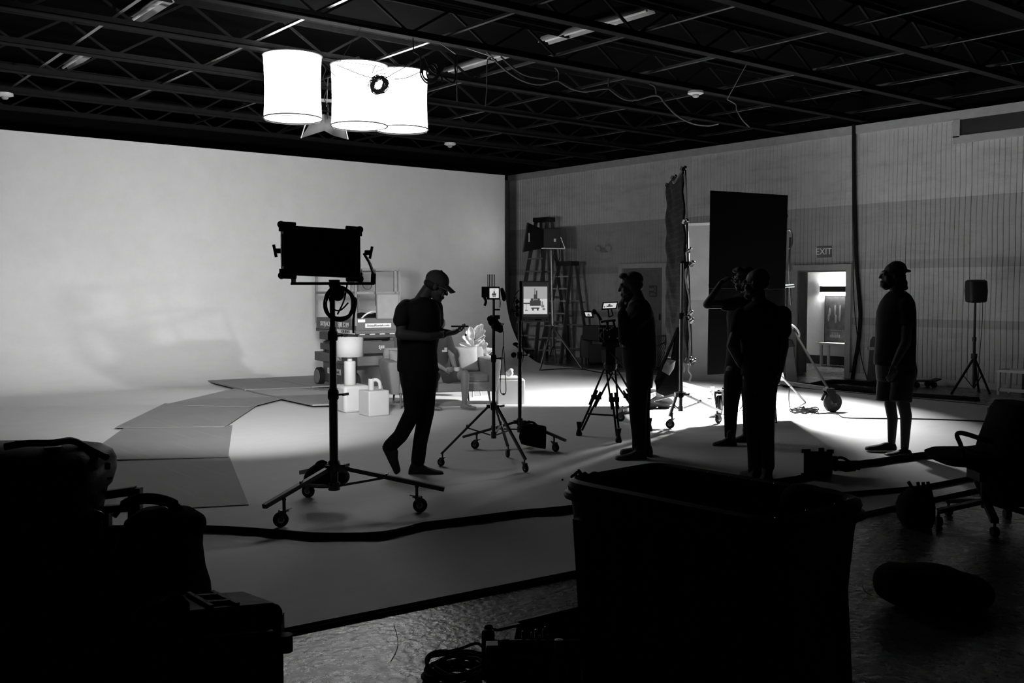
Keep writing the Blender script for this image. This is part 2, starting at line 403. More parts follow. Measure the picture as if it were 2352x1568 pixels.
# ---- lit room behind the open door
wr = mat('white_room_wall', 0.7, 0.7, var=0.03)
XR = 18.9
mb = MB(); mb.box((XR + 0.05, 11.5, 1.35), (0.1, 7.0, 2.8)); struct('wall_back.002', mb, wr, 'white wall of the room behind the open door')
mb = MB(); mb.box(((XW + XR) / 2 + 0.1, 13.6, 1.35), (XR - XW, 0.1, 2.8)); struct('wall_left.001', mb, wr)
mb = MB(); mb.box(((XW + XR) / 2 + 0.1, 8.6, 1.35), (XR - XW, 0.1, 2.8)); struct('wall_right.002', mb, wr)
mb = MB(); mb.box(((XW + XR) / 2 + 0.12, 11.1, 2.8), (XR - XW, 5.2, 0.1)); struct('ceiling.001', mb, wr)
mb = MB(); mb.box((XR - 0.012, 11.5, 0.06), (0.024, 6.0, 0.2)); struct('baseboard_back', mb, BLK, 'black baseboard of the small room')
# ================================================================ roof joists
jm = mat('joist_paint', 0.011, 0.8, var=0.2, spec=0.08)
JY = [5.2, 6.87, 8.53, 10.18, 11.85, 13.53, 15.2, 16.85, 18.5]
names = ['nearest', 'second nearest', 'third nearest', 'fourth nearest', 'middle', 'sixth nearest', 'seventh nearest', 'second farthest', 'farthest']
for i, y in enumerate(JY):
    t = T('steel_joist', 'black open-web steel roof joist, %s of the nine across the ceiling' % names[i], 'joist', (0, y, 4.6), 0, 'roof joists across the ceiling')
    t.o['kind'] = 'structure'
    x0, x1 = -3.9, 16.2
    mb = MB(); mb.box(((x0 + x1) / 2, 0, 0.006), (x1 - x0, 0.125, 0.012)); mb.box(((x0 + x1) / 2, -0.012, 0.05), (x1 - x0, 0.01, 0.09)); mb.box(((x0 + x1) / 2, 0.012, 0.05), (x1 - x0, 0.01, 0.09))
    t.part('bottom_chord', mb, jm)
    mb = MB(); mb.box(((x0 + x1) / 2, 0, 0.455), (x1 - x0, 0.125, 0.012)); mb.box(((x0 + x1) / 2, -0.012, 0.42), (x1 - x0, 0.01, 0.07)); mb.box(((x0 + x1) / 2, 0.012, 0.42), (x1 - x0, 0.01, 0.07))
    t.part('top_chord', mb, jm)
    mb = MB(); st = 0.6; k = int((x1 - x0) / st); ox = 0.25 * (i % 2)
    for j in range(k - 1):
        a = x0 + ox + j * st; mb.beam((a, 0, 0.05 if j % 2 else 0.42), (a + st, 0, 0.42 if j % 2 else 0.05), 0.028, 0.028)
    t.part('web', mb, jm)
# bridging rods between joists
bx = [3.63 + 1.73 * k for k in range(8)]
for k, X in enumerate([1.9] + bx):
    mb = MB(); mb.box((0, 0, 0), (0.045, 13.5, 0.006)); mb.box((0.02, 0, 0.02), (0.006, 13.5, 0.045))
    t = solo('joist_bridging', 'thin steel angle tying the roof joists together, number %d from the left' % (k + 1), 'steel angle', (X, 11.85, 4.70), mb, mat('bridging_steel', 0.2, 0.3, 0.9), 0, 'steel angles tying the joists')
    t.o['kind'] = 'structure'
# ================================================================ hanging space lights
silk = mat('glowing_silk', 0.9, 0.8, emit=SPACE_SIDE); silkb = mat('glowing_silk_bottom', 0.9, 0.8, emit=SPACE_BOTTOM)
R0 = 0.355; H0 = 0.77
def space_light(px, py, D, label, rr=R0):
    base = at(px, py, D)
    t = T('space_light', label, 'space light', base, None, 'white silk space lights hanging from the ceiling')
    rnd = random.Random(px)
    prof = [(rr * (1 - 0.035 * math.sin(math.pi * k / 8) - (0.0 if k else 0)), H0 * k / 8) for k in range(9)]
    t.part('silk_side', MB().lathe(prof, seg=40, cap=False), silk, 'glowing white silk cylinder', solid=0.004)
    t.part('silk_bottom', MB().lathe([(0.001, -0.01), (rr * 0.6, -0.008), (rr - 0.004, 0.0)], seg=40, cap=False), silkb)
    ring = lambda z, r: [(r * math.cos(a * math.pi / 20), r * math.sin(a * math.pi / 20), z) for a in range(40)]
    t.part('bottom_hoop', MB().tube(ring(0.0, rr + 0.008), 0.009, 6, True).tube(ring(-0.02, rr * 0.99), 0.004, 5, True), mat('hoop', 0.04, 0.6))
    t.part('top_hoop', MB().tube(ring(H0, rr + 0.008), 0.009, 6, True), MATS['hoop'])
    mb = MB().lathe([(0.12, 0), (0.12, 0.06), (0.05, 0.09)], (0, 0, H0 - 0.02), 20)
    for a in range(3):
        an = a * 2.094 + 0.4; mb.cyl((0, 0, H0 + 0.04), (rr * math.cos(an), rr * math.sin(an), H0), 0.008, seg=6)
    mb.cyl((0, 0, H0 + 0.05), (0, 0, 4.59 - base.z), 0.012, seg=8); mb.cyl((0, 0, 4.59 - base.z), t.W((base.x, 11.85, 4.59)), 0.02, seg=8)
    t.part('hanger', mb, BLK)
    return t
space_light(673, 272, 12.45, 'leftmost of the three glowing white silk cylinders hanging from the roof joists')
space_light(825, 289, 12.9, 'middle glowing white silk cylinder, its top crossed by a hanging coil of cable')
space_light(923, 297, 13.65, 'rightmost glowing white silk cylinder, partly behind the middle one')
# the lamp behind the black flag
ld = bpy.data.lights.new('studio_lamp_beam', 'AREA'); ld.shape = 'DISK'; ld.size = 0.35; ld.energy = FRESNEL_W; ld.spread = math.radians(138)
BEAM = bpy.data.objects.new('studio_lamp_beam', ld); C.objects.link(BEAM)
LAMP = Vector((11.3, 8.6, 2.4)); BEAM.location = LAMP + Vector((-0.1, 0, -0.15))
aim = Vector((10.1, 9.0, 0.0)) - LAMP
BEAM.rotation_euler = aim.to_track_quat('-Z', 'Y').to_euler()
# ================================================================ rolling stands, panel light, monitors
def caster(t, p, wr, yaw=0.6, m=RUB, name='caster', top=None):
    """p: local floor point under the wheel; fork rises to height top"""
    p = Vector(p); c = Vector((p.x, p.y, wr)); ax = Vector((math.cos(yaw), math.sin(yaw), 0)); sd = Vector((-math.sin(yaw), math.cos(yaw), 0))
    top = top or wr * 2.6; off = ax * wr * 0.45; st = c - off
    mb = MB(); mb.cyl((st.x, st.y, wr * 2.15), (st.x, st.y, top + wr * 0.5), wr * 0.22, seg=10); mb.ell((st.x, st.y, top + wr * 0.5), wr * 0.3, seg=8, rings=6)
    mb.box((st.x, st.y, wr * 2.15), (wr * 1.1, wr * 1.0, wr * 0.14), (0, 0, yaw))
    for s_ in (-1, 1): mb.prism([(-0.75, 1.15), (0.25, 1.15), (0.25, -0.1), (-0.15, -0.25)], c + sd * s_ * wr * 0.42, ax * wr, Vector((0, 0, wr)), wr * 0.08)
    mb.beam(st + Vector((0, 0, wr * 1.2)), st - ax * wr * 1.0 + Vector((0, 0, wr * 1.35)), wr * 0.5, wr * 0.08)
    f = t.part(name, mb, DST)
    M = Matrix((ax, Vector((0, 0, 1)), sd)).transposed()
    w_ = MB().lathe([(wr * 0.35, -wr * 0.3), (wr * 0.9, -wr * 0.3), (wr, -wr * 0.17), (wr, wr * 0.17), (wr * 0.9, wr * 0.3), (wr * 0.35, wr * 0.3)], c, 22, M)
    link('wheel', w_.mesh('wheel'), m, f)
    link('wheel_hub', MB().lathe([(wr * 0.45, -wr * 0.34), (wr * 0.5, 0), (wr * 0.45, wr * 0.34)], c, 14, M).mesh('wheel_hub'), STL, f)
    return st
def knob(mb, p, d, L=0.06, r=0.012):
    p = Vector(p); d = Vector(d).normalized(); u, v = frame_of(d)
    mb.cyl(p, p + d * L, r * 0.6, seg=8); mb.beam(p + d * L - u * 0.035, p + d * L + u * 0.035, 0.014, 0.018)
def rolling_stand(name, label, base, wheels, wr, hub_z, foot_z, tip_z, ext, poles, collars, sm, lw=0.03, cz=None, group=None, off=(0, 0)):
    t = T(name, label, 'stand', base, None, group)
    ox, oy = off
    for i, wpt in enumerate(wheels):
        p = t.W(wpt); p.z = 0; d = Vector((p.x - ox, p.y - oy, 0)); n_ = d.normalized()
        st = caster(t, p, wr, math.atan2(n_.y, n_.x) + 0.7 * (i - 1), top=cz or wr * 2.6)
        tip = Vector((ox, oy, 0)) + d * ext; mb = MB()
        a = Vector((ox, oy, hub_z)) + n_ * 0.05; b_ = Vector((tip.x, tip.y, tip_z)); mb.beam(a, b_, lw, lw * 0.9)
        mb.box(a, (lw * 1.4, lw * 1.4, lw * 1.4), (0, 0, math.atan2(n_.y, n_.x)))
        t.part('leg', mb, sm)
        mid = a.lerp(b_, 0.45); mb = MB(); mb.beam(Vector((ox, oy, foot_z)) + n_ * 0.03, mid, lw * 0.75, lw * 0.5); knob(mb, mid, (0, 0, 1), 0.02, 0.01)
        t.part('brace', mb, sm)
    for i, (z0, z1, r) in enumerate(poles): t.part('pole', MB().cyl((ox, oy, z0), (ox, oy, z1), r, seg=18), sm)
    for i, (z, r) in enumerate(collars):
        mb = MB().lathe([(r, -0.035), (r * 1.12, -0.02), (r * 1.12, 0.02), (r, 0.035)], (ox, oy, z), 18); knob(mb, (ox + r, oy, z), (1, -0.4, 0.1)); t.part('collar', mb, BLK)
    mb = MB().lathe([(poles[0][2] * 1.5, -0.03), (poles[0][2] * 1.6, 0.03)], (ox, oy, hub_z), 18); t.part('hub', mb, sm); mb = MB().lathe([(poles[0][2] * 1.4, -0.03), (poles[0][2] * 1.4, 0.03)], (ox, oy, foot_z), 18)
    t.part('hub', mb, sm)
    return t
def px_z(px, py, D): return at(px, py, D).z
def sandbag(name, label, base, w, h, d, yaw, m=FAB, lean=0.25, hz=0.0):
    """two-pouch bag hanging over something at local origin, drooping down to -h"""
    mb = MB()
    for s_ in (-1, 1):
        mb.loft([((0, s_ * d * 0.3, 0.02), w * 0.30, d * 0.15), ((0, s_ * d * 0.5, -h * 0.2), w * 0.42, d * 0.38), ((0.01, s_ * d * 0.62, -h * 0.6), w * 0.5, d * 0.5), ((0, s_ * d * 0.6, -h * 0.92), w * 0.47, d * 0.42), ((0, s_ * d * 0.55, -h), w * 0.35, d * 0.2)], 20, 2.8)
    mb.ell((0, 0, 0.0), (w * 0.36, d * 0.5, 0.05))
    me = remesh(mb, name, 0.014, 4)
    t = T(name, label, 'sandbag', base, yaw); t.part('pouch', me, m)
    t.part('strap', MB().tube([(-w * 0.22, 0, 0.01), (-w * 0.2, 0, 0.09), (0, 0, 0.13), (w * 0.2, 0, 0.09), (w * 0.22, 0, 0.01)], 0.012, 6), m)
    return t
# ---- big stand with the led panel
B = Vector((3.45, 6.37, 0)); D0 = depth(B)
B = fl(768, 665 + 1.6 * FPX / D0)
zz = lambda py: px_z(768, py, D0)
st1 = rolling_stand('light_stand', 'tall rolling steel stand carrying the big panel light, dark bag hung on its legs', B,
    [fl(645, 1210), fl(965, 1176), fl(708, 1142)], 0.052, zz(1072), zz(1115), 0.17, 1.28,
    [(zz(1125), zz(890), 0.031), (zz(900), zz(750), 0.026), (zz(760), zz(645), 0.02)], [(zz(905), 0.036), (zz(770), 0.033), (zz(1068), 0.038)], DST, 0.034, cz=0.16)
# ---- led panel
def bar_line(mb, pts, w, h):
    for a, c in zip(pts[:-1], pts[1:]): mb.beam(a, c, w, h)
lp = T('led_panel_light', 'large black LED panel light seen from behind, in a steel yoke on the tall stand', 'studio light', B + Vector((0, 0, zz(645))))
L = lp.L
cx, cy = 738, 578
yw = 0.20     # panel turned a little: right side farther
def pp(px, py, dd=0.0):  # point on the back face of the housing
    return L(px, py, dd + (px - cx) * 0.0013)
corners = [pp(650, 514), pp(832, 526), pp(829, 640), pp(650, 634)]
ce = sum(corners, Vector()) / 4; ux = (corners[1] - corners[0]).normalized(); uz = Vector((0, 0, 1)); uy = uz.cross(ux)
W_ = (corners[1] - corners[0]).length; H_ = (corners[0] - corners[3]).length
Mx = Matrix((ux, uy, uz)).transposed()
cc = lambda x, y, z: ce + Mx @ Vector((x, y, z))
mb = MB().box(cc(0, 0.06, 0), (W_ * 0.97, 0.12, H_ * 0.95), Mx); lp.part('housing', mb, BLK, bevel=0.008)
hb = MB()
for k in range(22): hb.box(cc(0.05, -0.004, H_ * 0.41 - k * H_ * 0.82 / 21), (0.05, 0.008, 0.006), Mx)
hb.box(cc(0.022, -0.004, 0), (0.005, 0.012, H_ * 0.88), Mx); hb.box(cc(0.082, -0.004, 0), (0.005, 0.012, H_ * 0.88), Mx)
lp.part('cooling_fins', hb, mat('fin_grey', 0.03, 0.5))
hb = MB(); hb.box(cc(0.2, -0.006, -0.04), (0.14, 0.012, 0.1), Mx); hb.box(cc(0.2, -0.008, -0.13), (0.12, 0.012, 0.03), Mx); hb.box(cc(0.2, -0.004, 0.09), (0.12, 0.008, 0.03), Mx)
lp.part('control_panel', hb, mat('panel_grey', 0.02, 0.35))
for sx in (-1, 1):
    for sz in (-1, 1):
        mb = MB(); mb.cyl(cc(sx * W_ * 0.32, 0.05, sz * H_ * 0.49), cc(sx * W_ * 0.5, 0.05, sz * H_ * 0.49), 0.022, seg=12); mb.cyl(cc(sx * W_ * 0.49, 0.05, sz * H_ * 0.5), cc(sx * W_ * 0.49, 0.05, sz * H_ * 0.36), 0.022, seg=12)
        mb.ell(cc(sx * W_ * 0.5, 0.05, sz * H_ * 0.49), 0.026)
        lp.part('corner_bumper', mb, RUB)
mb = MB().box(cc(-W_ * 0.5, 0.03, 0), (0.012, 0.03, H_ * 0.62), Mx); lp.part('side_rail', mb, STL)
lp.part('diffuser', MB().box(cc(0, 0.125, 0), (W_ * 0.9, 0.006, H_ * 0.86), Mx), mat('panel_diffuser', 0.9, 0.6, emit=PANEL_FACE), 'glowing white diffuser on the far side')
ld2 = bpy.data.lights.new('panel_beam', 'AREA'); ld2.shape = 'RECTANGLE'; ld2.size = W_ * .88; ld2.size_y = H_ * .84; ld2.energy = PANEL_W; ld2.spread = math.radians(78)
pb = bpy.data.objects.new('panel_beam', ld2); C.objects.link(pb); pb.parent = lp.o; pb.location = cc(0, .135, 0); pb.rotation_euler = (Mx @ Vector((.03, 1, .0))).to_track_quat('-Z', 'Y').to_euler()
mb = MB()
yl = [L(652, 575, 0.0), L(662, 600, 0.0), L(672, 625), L(675, 650)]
yr = [L(836, 582, .1), L(849, 604, .1), L(858, 628, .1), L(857, 652, .1)]
bar_line(mb, yl, 0.04, 0.012); bar_line(mb, yr, 0.04, 0.012)
for q in yl[1:-1] + yr[1:-1]: mb.cyl(q - Vector((0, 0.02, 0)), q + Vector((0, 0.02, 0)), 0.0075, seg=8)
mb.beam(L(668, 651), L(860, 651, .1), 0.045, 0.02); mb.box(L(768, 650, 0.05), (0.07, 0.06, 0.05))
lp.part('yoke', mb, mat('yoke_steel', 0.12, 0.45, 0.7))
for a, d in ((L(646, 576), -1), (L(838, 580, .1), 1)):
    mb = MB(); mb.cyl(a, a + Vector((d * 0.05, 0, 0)), 0.018, seg=12); mb.box(a + Vector((d * 0.045, 0, 0)), (0.018, 0.02, 0.09), (0, 0.2 * d, 0))
    lp.part('tilt_knob', mb, BLK)
# coiled cable on the stand
lc = loc(B + Vector((0, 0, zz(700))))
mb = MB(); rnd = random.Random(5)
for k in range(7):
    c = lc.L(779 + rnd.uniform(-2, 2), 697 + rnd.uniform(-2, 2), -0.06 - 0.008 * k); rx = 0.105 + rnd.uniform(-.012, .01); rz = 0.112 + rnd.uniform(-.012, .01)
    mb.tube([c + Vector((rx * math.cos(a), 0.01 * math.sin(3 * a + k), rz * math.sin(a))) for a in [i * math.pi / 14 for i in range(28)]], 0.0065, 6, True)
mb.tube(curve([lc.L(802, 638, .02), lc.L(797, 655, -.05), lc.L(790, 690, -.06), lc.L(775, 722, -.06)]), 0.006, 6)
mb.tube(curve([lc.L(755, 680, -.06), lc.L(765, 708, -.07), lc.L(782, 712, -.07), lc.L(800, 695, -.06)]), 0.006, 6)
mb.tube(curve([lc.L(815, 683, -.06), lc.L(818, 695, -.05), lc.L(812, 730, -.04), lc.L(812, 765, -.04)]), 0.009, 6)
mb.ell(lc.L(776, 672, -.02), (0.05, 0.04, 0.06))
solo('coiled_cable', 'black cable coiled and hung on the tall stand just under the panel light', 'cable', B + Vector((0, 0, zz(700))), mb, RUB)
# dark bag on the stand legs
bb = at(745, 1085, D0 + 0.12); lb = loc(bb); mb = MB()
c = lb.L(745, 1092); mb.loft([(c + Vector((0, 0, -0.085)), 0.10, 0.06), (c + Vector((0, 0, -0.05)), 0.155, 0.1), (c, 0.15, 0.11), (c + Vector((-0.01, 0, 0.05)), 0.11, 0.09), (c + Vector((-0.02, 0, 0.085)), 0.05, 0.05)], 20, 2.4)
c = lb.L(785, 1095); mb.ell(c, (0.06, 0.09, 0.055))
t = T('sandbag', 'round black bag with a handle lying across the legs of the tall panel-light stand', 'sandbag', bb); t.part('pouch', remesh(mb, 'pouch', 0.012, 3), FAB)
t.part('handle', MB().tube(curve([lb.L(727, 1082), lb.L(728, 1066), lb.L(740, 1060), lb.L(752, 1066), lb.L(753, 1078)]), 0.013, 8), FAB)
# ---- slim stand with the small wireless monitor
B2 = Vector((5.49, 7.19, 0)); B2 = fl(1134, 665 + 1.6 * FPX / depth(B2)); D2 = depth(B2); z2 = lambda py: px_z(1134, py, D2)
rolling_stand('light_stand', 'slim wheeled tripod stand holding a small antennaed monitor and a hanging strap', B2, [fl(1013, 1070), fl(1207, 1084), fl(1166, 1050)], 0.036, z2(932), z2(998), 0.11, 1.0,
    [(z2(1003), z2(830), 0.018), (z2(835), z2(740), 0.015), (z2(745), z2(690), 0.01)], [(z2(822), 0.023), (z2(745), 0.02), (z2(932), 0.026)], DST, 0.022, cz=0.1)
tm = T('wireless_monitor', 'small field monitor with a row of antennas on the slim stand, lift on screen', 'monitor', at(1134, 690, D2))
L = tm.L; SCR = mat('screen_light', 0.5, 0.5, emit=0.62); SCD = mat('screen_dark', 0.02, 0.5, emit=0.02); SCM = mat('screen_mid', 0.1, 0.5, emit=0.18); SCL = mat('screen_lift', 0.1, 0.5, emit=0.05)
def quad(L, x0, y0, x1, y1, d0, d1, m_=None):
    mb = m_ or MB(); P = [L(x0, y0, d0), L(x1, y0, d0), L(x1, y1, d0), L(x0, y1, d0), L(x0, y0, d1), L(x1, y0, d1), L(x1, y1, d1), L(x0, y1, d1)]
    return mb.add(P, [(0, 1, 2, 3), (7, 6, 5, 4), (0, 4, 5, 1), (1, 5, 6, 2), (2, 6, 7, 3), (3, 7, 4, 0)])
tm.part('housing', quad(L, 1118, 658, 1148, 688, 0, 0.05), BLK, bevel=0.003)
tm.part('receiver', quad(L, 1106, 658, 1119, 683, 0.0, 0.06), BLK, bevel=0.003)
s = tm.part('screen', quad(L, 1124.5, 662, 1145.5, 684, -0.004, 0.0), SCR, 'lit screen')
def lift_picture(L, x0, y0, x1, y1, d, parent, k=1.0):
    """tiny picture of the lift on a monitor: flat raised shapes on the screen"""
    w = x1 - x0; h = y1 - y0; X = lambda a: x0 + a * w; Y = lambda a: y0 + a * h
    mb = MB()
    for a, b_, c_, e_ in ((.28, .55, .72, .76), (.42, .32, .58, .56), (.45, .08, .48, .34), (.54, .08, .57, .34), (.30, .48, .38, .56), (.62, .48, .70, .56), (.33, .80, .68, .86), (.36, .86, .43, .93), (.58, .86, .65, .93)):
        quad(L, X(a), Y(b_), X(c_), Y(e_), d - 0.002, d, mb)
    link('screen_picture', mb.mesh('screen_picture'), SCL, parent, 'dark scissor lift shown on screen')
lift_picture(L, 1124.5, 662, 1145.5, 684, -0.004, s)
for k in range(5): tm.part('antenna', MB().cyl(L(1120.5 + 3.8 * k, 658, 0.02), L(1120.5 + 3.8 * k, 630, 0.02), 0.004, seg=6), BLK)
tm.part('side_pad', MB().tube(curve([L(1152, 662, .03), L(1155, 672, .02), L(1158, 685, .02), L(1155, 690, .02)]), [.012 + .01 * math.sin(i / 24 * math.pi) for i in range(25)], 8), FAB)
tm.part('loose_cable', MB().tube(curve([L(1112, 682, .03), L(1116, 692, .02), L(1113, 702, .02)]), 0.012, 6), FAB); tm.part('loose_cable', MB().tube(curve([L(1148, 686, .02), L(1149, 697, .02), L(1148, 706, .02)]), 0.005, 6), FAB)
tm.part('mount', MB().cyl(L(1134, 688, .03), L(1134, 740, .0), 0.012, seg=10).box(L(1141, 711, 0), (0.06, 0.014, 0.014)), BLK)
tp = T('pouch_with_strap', 'black pouch clipped to the slim stand with a long loop strap hanging down', 'pouch', at(1134, 740, D2)); L = tp.L; mb = MB().ell(L(1133, 738, -.05), (.05, .045, .05)).ell(L(1128, 732, -.05), (.04, .04, .03)).ell(L(1143, 750, -.05), (.05, .045, .045)).ell(L(1149, 757, -.05), (.03, .03, .03)); tp.part('pouch', remesh(mb, 'pouch', .008, 2), FAB)
tp.part('clamp', MB().box(tp.L(1137, 728), (0.09, 0.05, 0.035)), BLK)
sp = curve([tp.L(1150, 758, -.04), tp.L(1156, 762, -.03), tp.L(1156, 790, -.03), tp.L(1152, 830, -.03), tp.L(1149, 880, -.03), tp.L(1150, 900, -.03), tp.L(1156, 905, -.03), tp.L(1162, 898, -.03), tp.L(1160, 850, -.03), tp.L(1157, 795, -.03)])
mb = MB()
for a, c in zip(sp[:-1], sp[1:]): mb.beam(a, c, 0.018, 0.004, (1, 0.2, 0))
tp.part('strap', mb, FAB)
# ---- production monitor on its own stand
B3 = Vector((6.36, 7.86, 0)); B3 = fl(1194, 665 + 1.6 * FPX / depth(B3)); D3 = depth(B3); z3 = lambda py: px_z(1194, py, D3)
rolling_stand('light_stand', 'rolling stand holding the large upright monitor, black sandbag on its right leg', B3, [fl(1091, 1030), fl(1276, 1037), Vector((6.73, 8.15, 0))], 0.042, z3(968), z3(985), 0.125, 1.27,
    [(z3(988), z3(820), 0.021), (z3(830), z3(735), 0.017)], [(z3(815), 0.027), (z3(968), 0.028)], DST, 0.026, cz=0.12)
tm = T('production_monitor', 'upright silver-framed monitor on a stand, screen showing the lift and sofa set', 'monitor', at(1194, 735, D3))
L0 = tm.L
L = lambda px, py, dd=0.0: L0(px, py, dd + (px - 1198) * 0.0016)
def fquad(x0, y0, x1, y1, d0, d1, mb=None, sk=0.0): return quad(L, x0, y0, x1, y1, d0, d1, mb)
SIL = mat('silver_bezel', 0.6, 0.4, emit=0.0)
mb = MB(); fquad(1199, 646, 1261, 652, 0, .02, mb); fquad(1199, 646, 1202, 738, 0, .02, mb); fquad(1258.5, 646, 1261, 738, 0, .02, mb); fquad(1199, 727, 1261, 739, 0, .02, mb)
tm.part('bezel', mb, mat('silver_bezel_front', 0.9, 0.5), 'silver bezel', bevel=0.002)
tm.part('housing', fquad(1193, 645, 1260, 738, .02, .09), BLK, bevel=0.004)
s = tm.part('screen', fquad(1202, 652, 1258.5, 727, .012, .018), SCD, 'lit screen')
P = lambda mb_, nm, m_, lb_=None: link(nm, mb_.mesh(nm), m_, s, lb_)
P(fquad(1202.5, 658, 1257, 686, .009, .0118), 'screen_wall', mat('screen_grey', .3, .5, emit=.36))
P(fquad(1202.5, 686, 1257, 721, .009, .0118), 'screen_floor', mat('screen_pale', .4, .5, emit=.6))
mb = MB()
for a, b_, c_, e_ in ((1217, 690, 1242, 702), (1219, 685, 1225, 691), (1234, 685, 1240, 691), (1226, 676, 1234, 690), (1227.5, 662, 1228.8, 680), (1231, 667, 1234, 680), (1220, 706, 1239, 709), (1222, 709, 1226, 713), (1233, 709, 1237, 713), (1202.6, 695, 1217, 698)): fquad(a, b_, c_, e_, .006, .0088, mb)
P(mb, 'screen_picture', SCL, 'dark scissor lift shown on screen')
mb = MB()
for a, b_, c_, e_ in ((1208, 698, 1209.2, 712), (1206, 711, 1212, 714), (1243, 700, 1250, 706), (1246, 707, 1252, 712), (1244, 692, 1247, 700), (1224, 686, 1236, 689)): fquad(a, b_, c_, e_, .006, .0088, mb)
P(mb, 'screen_furniture', SCM)
for q_ in ((1228, 732.5, 1244, 735.5), (1213, 733.5, 1226, 734.5), (1202.5, 732, 1204, 735), (1255, 732, 1257, 735)): tm.part('front_print', fquad(*q_, -.002, .001), BLK)

mb = MB(); mb.tube(curve([L0(1192, 666, .05), L0(1183, 680, .06), L0(1179, 700, .06), L0(1177, 714, .06), L0(1190, 713, .06)]), 0.005, 6)
for py in (692, 706, 722): mb.ell(L0(1187, py, .05), (.022, .02, .028)); mb.cyl(L0(1187, py, .05), L0(1195, py + 2, .05), .009, seg=8)
tm.part('rear_cables', mb, BLK)
mb = MB(); mb.tube(curve([L0(1200, 738, .05), L0(1200, 760, .05), L0(1206, 785, .05), L0(1207, 792, .05)]), .006, 6); mb.ell(L0(1184, 790), (.03, .02, .02)); mb.ell(L0(1180, 815), (.03, .02, .03)); mb.tube(curve([L0(1196, 790), L0(1203, 810), L0(1199, 830), L0(1194, 845)]), .005, 6); mb.cyl(L0(1180, 790), L0(1194, 800), .01, seg=8)
tm.part('hanging_plugs', mb, BLK)
# sandbag on the monitor stand
bb = at(1218, 972, D3 - 0.3); lb = loc(bb); mb = MB()
mb.prism([(-.01, .0), (.16, -.03), (.155, -.26), (.135, -.25), (.09, -.245), (-.09, -.205), (-.115, -.14), (-.09, -.02)], (0.0, 0.0, 0), t=0.09)
t = T('sandbag', 'flat black sandbag hanging from the leg of the monitor stand', 'sandbag', bb); t.part('pouch', remesh(mb, 'pouch', .012, 4), FAB)
t.part('strap', MB().tube(curve([lb.L(1200, 976), lb.L(1210, 970), lb.L(1225, 970), lb.L(1240, 984)]), .012, 6), FAB)
# ================================================================ soft light on its stand in front of the ladders
bs = fl(1262, 838); Ds = depth(bs); t = T('soft_light', 'black boxy soft light with flared hood on a crank stand in front of the ladders', 'studio light', bs); L = t.L
# hood: pyramid opening to the left
A = [L(1211, 512, .5), L(1213, 512, -.55), L(1203, 578, -.6), L(1201, 578, .5)]; Q = [L(1248, 527, .2), L(1248, 527, -.2), L(1248, 570, -.2), L(1248, 570, .2)]
mb = MB().add(A + Q, [(0, 1, 5, 4), (1, 2, 6, 5), (2, 3, 7, 6), (3, 0, 4, 7), (4, 5, 6, 7)]); t.part('hood', mb, FAB, solid=0.01)
t.part('diffuser', MB().add([p.lerp(q, .12) for p, q in zip(A, Q)], [(0, 1, 2, 3)]), mat('diffuser_fill_glow', .9, .6, emit=SOFT_FILL), 'diffuser with added fill glow, facing the cyclorama', solid=.004)
mb = MB()
for a, c in zip(A, A[1:] + A[:1]): mb.cyl(a, c, .012, seg=6)
t.part('hood_rim', mb, BLK)
t.part('housing', quad(L, 1248, 524, 1288, 571, -.2, .25), BLK, bevel=.01); 
t.part('yoke', MB().beam(L(1240, 570, -.22), L(1298, 571, -.22), .05, .02).beam(L(1240, 570, -.22), L(1234, 545, -.22), .04, .01).beam(L(1298, 571, -.22), L(1288, 545, -.22), .04, .01), STL)
t.part('side_lettering', quad(L, 1214, 535, 1216.5, 555, -.62, -.6), mat('pale_print', .5, .6), 'pale lettering on the hood')
t.part('indicator', quad(L, 1272, 548, 1277, 555, -.215, -.2), mat('pale_label', .6, .5), 'pale label')
t.part('pole', MB().cyl(L(1266, 575), L(1268, 690), .02).cyl(L(1268, 690), L(1270, 752), .03), STL)
mb = MB(); mb.tube(curve([L(1277, 572, -.1), L(1272, 590, -.1), L(1280, 602, -.1), L(1286, 590, -.1), L(1284, 572, -.1)]), .01, 6); mb.tube(curve([L(1283, 600, -.1), L(1280, 640, -.1), L(1288, 690, -.1), L(1295, 710, -.1)]), .008, 5); t.part('hanging_cable', mb, RUB)
for px, py, dd in ((1240, 851, -1.0), (1337, 847, -.9), (1277, 836, 0.6)):
    p = t.W(fl(px, py)); t.part('leg', MB().cyl(L(1268, 748), p + Vector((0, 0, .015)), .022, seg=8), STL)
mb = MB().cyl(L(1270, 752), L(1270, 800), .025).cyl(L(1270, 795), L(1262, 820, -.5), .012, seg=6); t.part('crank', mb, DST)
